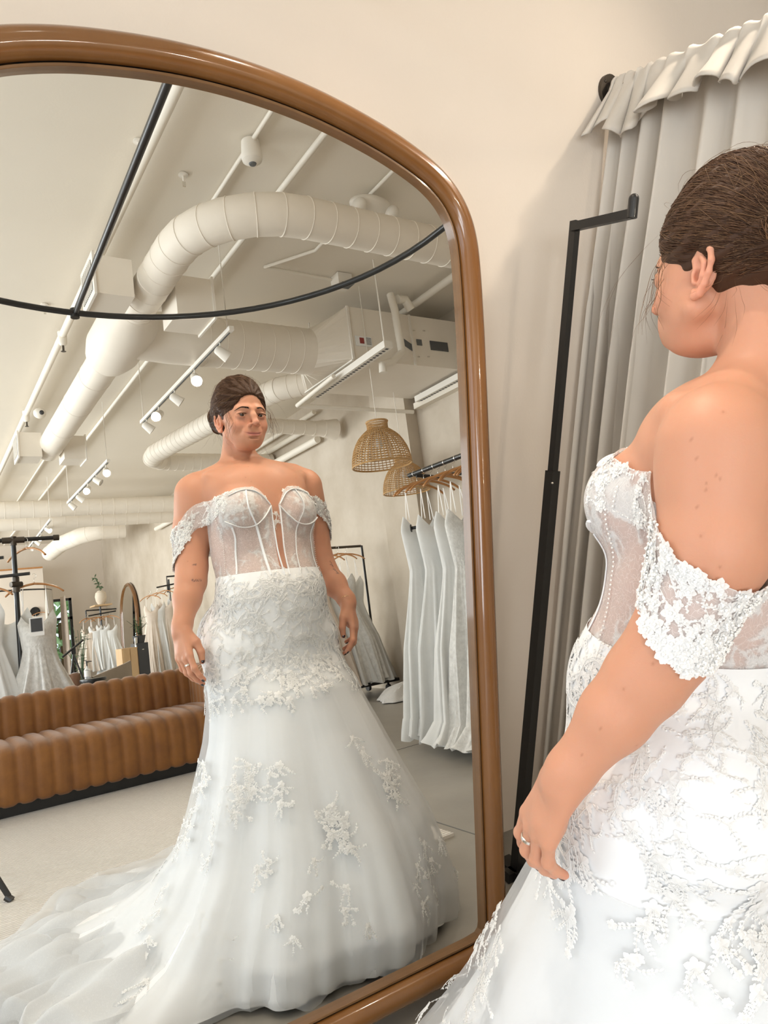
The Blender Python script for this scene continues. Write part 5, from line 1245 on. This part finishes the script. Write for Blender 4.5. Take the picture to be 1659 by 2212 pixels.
part('back', MB().grid(G), 'taupe_leather', cs, ang=.8); part('seat', MB().box((1.9,-6.95,.2), (.5,.4,.36), -.9), 'taupe_leather', cs, smooth=False)
tb = thing('coffee_table', 'small black round table between the two back sofas', 'table', (1.74,-6.1,0))
part('top', MB().lathe([(0,.535),(.14,.535),(.145,.52),(.14,.50),(0,.50)], (1.70,-6.05,0), 24), 'black_metal', tb); part('stem', MB().tube([(1.70,-6.05,0),(1.70,-6.05,.5)], .05, 12), 'black_metal', tb)
bt = thing('pump_bottle', 'clear pump bottle with black pump standing on the black table', 'bottle', (1.64,-6.02,.54))
part('bottle', MB().lathe([(0,.538),(.032,.54),(.034,.56),(.034,.64),(.012,.665),(.012,.68)], (1.64,-6.02,0), 16), 'clear_plastic', bt); part('label', MB().tube([(1.64,-6.02,.565),(1.64,-6.02,.63)], .0345, 16, cap=False), 'paper', bt)
part('pump', MB().tube([(1.64,-6.02,.68),(1.64,-6.02,.735)], .008, 8).tube([(1.64,-6.02,.73),(1.69,-6.0,.725)], .006, 6), 'black_metal', bt)
tp = thing('tripod', 'slim black tripod leaning by the window behind the table', 'tripod', (1.68,-7.0,0))
for a_ in (0.3, 2.4, 4.5): part('leg', MB().tube([(1.68,-7.0,.82),(1.68+.24*math.cos(a_),-7.0+.24*math.sin(a_),.0)], .010, 8), 'black_metal', tp)
part('head', MB().tube([(1.55,-7.0,.80),(1.80,-6.95,.98)], .013, 8).box((1.68,-7.0,.86), (.05,.05,.08)), 'black_metal', tp)
cw = thing('drawer_cabinet', 'pale wooden cabinet left of the black cabinet', 'cabinet', (2.82,-9.0,0))
part('body', MB().box((2.82,-9.1,.385), (.24,.4,.77)), 'wood_pale', cw, smooth=False)
for x in (2.765,2.875): part('door', MB().box((x,-8.894,.40), (.10,.012,.70)), 'wood_pale', cw, smooth=False)
ck = thing('tall_cabinet', 'black cabinet beside the wooden one, below a potted plant', 'cabinet', (3.02,-9.0,0))
part('body', MB().box((3.02,-9.1,.41), (.17,.4,.82)), 'dark_grey', ck, smooth=False); part('handle', MB().box((3.02,-8.895,.72), (.03,.008,.012)), 'silver', ck, smooth=False)
pc = thing('payment_terminal', 'small clear card reader stand on the wooden cabinet', 'card reader', (2.93,-8.95,.77))
part('stand', MB().tube([(2.93,-8.95,.77),(2.93,-8.95,.90)], .012, 8).tube([(2.93,-8.93,.80),(2.93,-8.90,.92)], .020, 8), 'silver', pc)
def leafy(name, c, h, n, label, cat, seed, lw=.045, spread=.12, m='leaf', potm=None, pot=None, droop=.5):
    R_ = np.random.default_rng(seed); t = thing(name, label, cat, c); st_ = MB(); lf = MB(); c = np.array(c, float)
    z0 = pot[1] if pot else 0
    for k in range(n):
        a = R_.uniform(0, 6.28); sp = spread*R_.uniform(.3, 1.1); hh = h*R_.uniform(.45, 1); P = bez(np.array([c+[0,0,z0], c+[sp*.4*math.cos(a), sp*.4*math.sin(a), z0+hh*.6], c+[sp*math.cos(a), sp*math.sin(a), z0+hh]]), 8); st_.tube(P, .003, 5)
        for q in range(5):
            i = R_.integers(2, len(P)); b0 = P[i-1]; a2 = R_.uniform(0, 6.28); d = np.array([math.cos(a2), math.sin(a2), .5-droop*R_.random()]); d /= np.linalg.norm(d); s_ = np.cross(d, [0,0,1.]); s_ /= np.linalg.norm(s_)
            L = lw*R_.uniform(.8,1.6); lf.add([b0, b0+d*L*.5+s_*L*.28, b0+d*L-[0,0,L*.2], b0+d*L*.5-s_*L*.28, b0+d*L*.5-[0,0,L*.08]], [(0,1,4),(1,2,4),(2,3,4),(3,0,4)])
    part('stems', st_, m, t); part('leaves', lf, m, t, smooth=False)
    if pot: part('pot', MB().lathe([(0,.002),(pot[0]*.75,.002),(pot[0],pot[1]*.9),(pot[0]*1.03,pot[1]),(pot[0]*.9,pot[1]),(pot[0]*.9,pot[1]*.9),(0,pot[1]*.9)], c, 24), potm, t)
    return t
leafy('potted_plant', (3.0,-9.0,.82), .30, 14, 'leafy green plant in a black pot on the black cabinet', 'plant', 4, .05, .16, potm='dark_grey', pot=(.10,.12))
leafy('floor_plant', (2.05,-8.6,0), .95, 16, 'leafy green plant standing in front of the tall window', 'plant', 6, .07, .20, potm='ceramic', pot=(.15,.3))
# round rack with vase in the middle distance
r3 = thing('display_rack', 'black pipe display rack with a wooden shelf top, far behind the sofa', 'clothes rack', (3.3,-13.0,0))
part('shelf', MB().box((3.32,-13.0,1.65), (.34,.5,.03)), 'wood_pale', r3, smooth=False)
b = MB().tube([(3.30,-13,0),(3.30,-13,1.63)], .02, 10).tube([(3.02,-13,1.58),(3.62,-13,1.55)], .014, 8).tube([(3.02,-12.8,1.46),(3.56,-12.8,1.50)], .014, 8).tube([(3.02,-13,1.58),(3.02,-13,1.40)], .014, 8).tube([(3.0,-13.2,.02),(3.6,-12.8,.02)], .02, 8).tube([(3.0,-12.8,.02),(3.6,-13.2,.02)], .02, 8)
part('frame', b, 'black_metal', r3)
vs = thing('vase', 'rounded beige ceramic vase with a thin green twig on the display rack', 'vase', (3.33,-13.0,1.665))
part('vase', MB().lathe([(0,0),(.06,0),(.10,.08),(.115,.17),(.10,.25),(.055,.29),(.05,.295),(.04,.28)], (3.33,-13,1.665), 24), 'ceramic', vs)
lf = MB(); R_ = np.random.default_rng(8); P = bez(np.array([(3.33,-13,1.93),(3.31,-13,2.08),(3.24,-13,2.24)]), 10); lf.tube(P, .006, 6)
for k in range(26):
    b0 = P[R_.integers(2, len(P))]; d = R_.normal(size=3); d /= np.linalg.norm(d); s_ = np.cross(d, [0,1,0]); L = .09; lf.add([b0, b0+d*L*.5+s_*.014, b0+d*L, b0+d*L*.5-s_*.014], [(0,1,2,3)])
part('twig', lf, 'leaf', vs, smooth=False)
for k, (x, z1, w_, mm, t_) in enumerate(((3.02,1.22,.34,'blush_cloth','short blush dress, leftmost'),(3.16,1.26,.36,'white_cloth','short white dress, second'),(3.30,1.27,.36,'white_cloth','puff-sleeved white dress, third'),(3.44,1.24,.40,'white_cloth','long white dress, rightmost'))):
    gown((x,-12.95+.03*k), .3, z1, .36 if k < 3 else .25, .28, w_+.12, .3, t_+' on the display rack under the vase', 120+k, mm, strap=.14)
    hanger((x,-12.95+.03*k,1.42), .4*(k-1.5), 'wooden hanger holding the '+t_.split(',')[0]+' under the vase')
# rack by the plaster wall behind her elbow
r4 = thing('bracket_rack', 'black pipe wall rack of pale dresses beside her left elbow', 'clothes rack', (4.3,-10.0,1.5))
part('frame', MB().tube([(4.4,-10,1.90),(3.82,-10,1.90),(3.82,-10,1.62)], .016, 8).tube([(3.6,-9.9,1.72),(4.3,-10.0,1.80)], .014, 8).tube([(3.85,-10,1.85),(3.85,-10.0,1.25)], .016, 8), 'black_metal', r4)
for k, (x, mm, t_) in enumerate(((3.50,'blush_cloth','pale champagne tulle dress, leftmost'),(3.62,'white_cloth','pleated cream dress, second'),(3.76,'blush_cloth','belted champagne dress, third'),(3.92,'white_cloth','white sleeved dress, rightmost'))):
    gown((x,-9.98), .3, 1.44+.03*k, .26, .26, .42, .3, t_+' on the black wall rack beside her elbow', 140+k, mm, strap=.14)
    hanger((x,-9.98,1.60+.03*k), .9, 'wooden hanger holding the '+t_.split(',')[0]+' on the wall rack')
# the smaller arched mirror at the far wall
def small_arch():
    x = 4.28; y0, y1, zt = -15.55, -14.15, 2.16; c = (y0+y1)/2; r_ = (y1-y0)/2; t = thing('leaning_arch_mirror', 'smaller wood-framed arched mirror far behind against the plaster wall', 'mirror', (x, c, 0))
    out = [(y0,.02),(y0,zt-r_)]+[(c-r_*math.cos(a), zt-r_+r_*math.sin(a)) for a in np.linspace(0, PI, 24)[1:-1]]+[(y1,zt-r_),(y1,.02)]
    P = np.array([(x+.07*z/2.2, y, z) for y, z in out]); part('wood_frame', MB().tube(P, .045, 10, closed=True), 'wood_frame', t); part('mirror_glass', MB().add(P+[-.012,0,0], [tuple(range(len(P)))]), 'mirror_glass', t, smooth=False)
small_arch()
# far fitting bay: curved rail, curtains, gown on a peg
fb = thing('far_curtain_rail', 'black curved curtain rail of the far fitting bay', 'curtain rail', (2.0,-15.7,2.3))
part('rail', MB().tube([(1.0+1.9*math.cos(a)*1.0, -16.3+1.3*math.sin(a), 2.29) for a in np.linspace(0, PI, 30)], .018, 8), 'black_metal', fb)
curtain('far_curtain', [(2.88,-16.2),(2.86,-15.95),(2.78,-15.7),(2.66,-15.5)], .25, 2.27, 'pale curtain gathered at the end of the far curved rail', amp=.03, folds=6, seed=9, ruffle=False, n=120)
curtain('far_curtain', [(3.08,-16.28),(3.12,-16.0),(3.10,-15.7)], .05, 2.10, 'beige curtain at the corner beside the tall window', amp=.03, folds=4, seed=10, matn='blush_cloth', ruffle=False, n=100)
pg = thing('round_flange', 'round black wall flange above the gown in the far fitting bay', 'wall peg', (2.52,-16.3,1.82)); part('disc', MB().tube([(2.52,-16.30,1.82),(2.52,-16.26,1.82)], .11, 20), 'black_metal', pg); part('hook', MB().tube([(2.52,-16.26,1.82),(2.56,-16.1,1.82)], .02, 8), 'black_metal', pg)
gown((2.60,-16.0), .1, 1.62, .2, .42, .60, .3, 'champagne gown hanging alone in the far fitting bay', 160, 'blush_cloth', strap=.13); hanger((2.60,-16.0,1.78), .1, 'wooden hanger holding the champagne gown in the far fitting bay')
# stand foot near the camera
stl = thing('round_stool', 'round black stool standing on the rug close by, one splayed foot showing at the left', 'stool', (-.0,-.80,0))
for a_ in (.62, 2.2, 3.8, 5.4): part('leg', MB().tube([(-.0+.12*math.cos(a_),-.80+.12*math.sin(a_),.42),(-.0+.34*math.cos(a_),-.80+.34*math.sin(a_),.03)], .011, 10).tube([(-.0+.33*math.cos(a_),-.80+.33*math.sin(a_),.03),(-.0+.352*math.cos(a_),-.80+.352*math.sin(a_),.014)], .014, 10), 'black_metal', stl)
part('seat', MB().lathe([(0,.47),(.17,.47),(.18,.455),(.18,.43),(.17,.42),(0,.42)], (-.0,-.80,0), 32), 'black_metal', stl)
# trees outside the far window
for k, (x, y, s_) in enumerate(((3.7,-20.2,1.9),)):
    t = thing('tree', 'green leafy tree outside the far tall window', 'tree', (x,y,0)); R_ = np.random.default_rng(k); lf = MB()
    for q in range(420):
        p = np.array([x,y,1.4])+R_.normal(size=3)*[.6*s_,.4,.75]; d = R_.normal(size=3)*.16; e_ = R_.normal(size=3)*.10; lf.add([p-d, p+e_, p+d, p-e_], [(0,1,2,3)])
    part('crown', lf, 'outside_leaf', t, smooth=False); part('trunk', MB().tube([(x,y,0),(x,y,1.6)], .09, 8), 'wood_lip', t)
struct('floor_outside', MB().box((3.5,-22.6,-.03), (12,10,.04)), 'concrete')
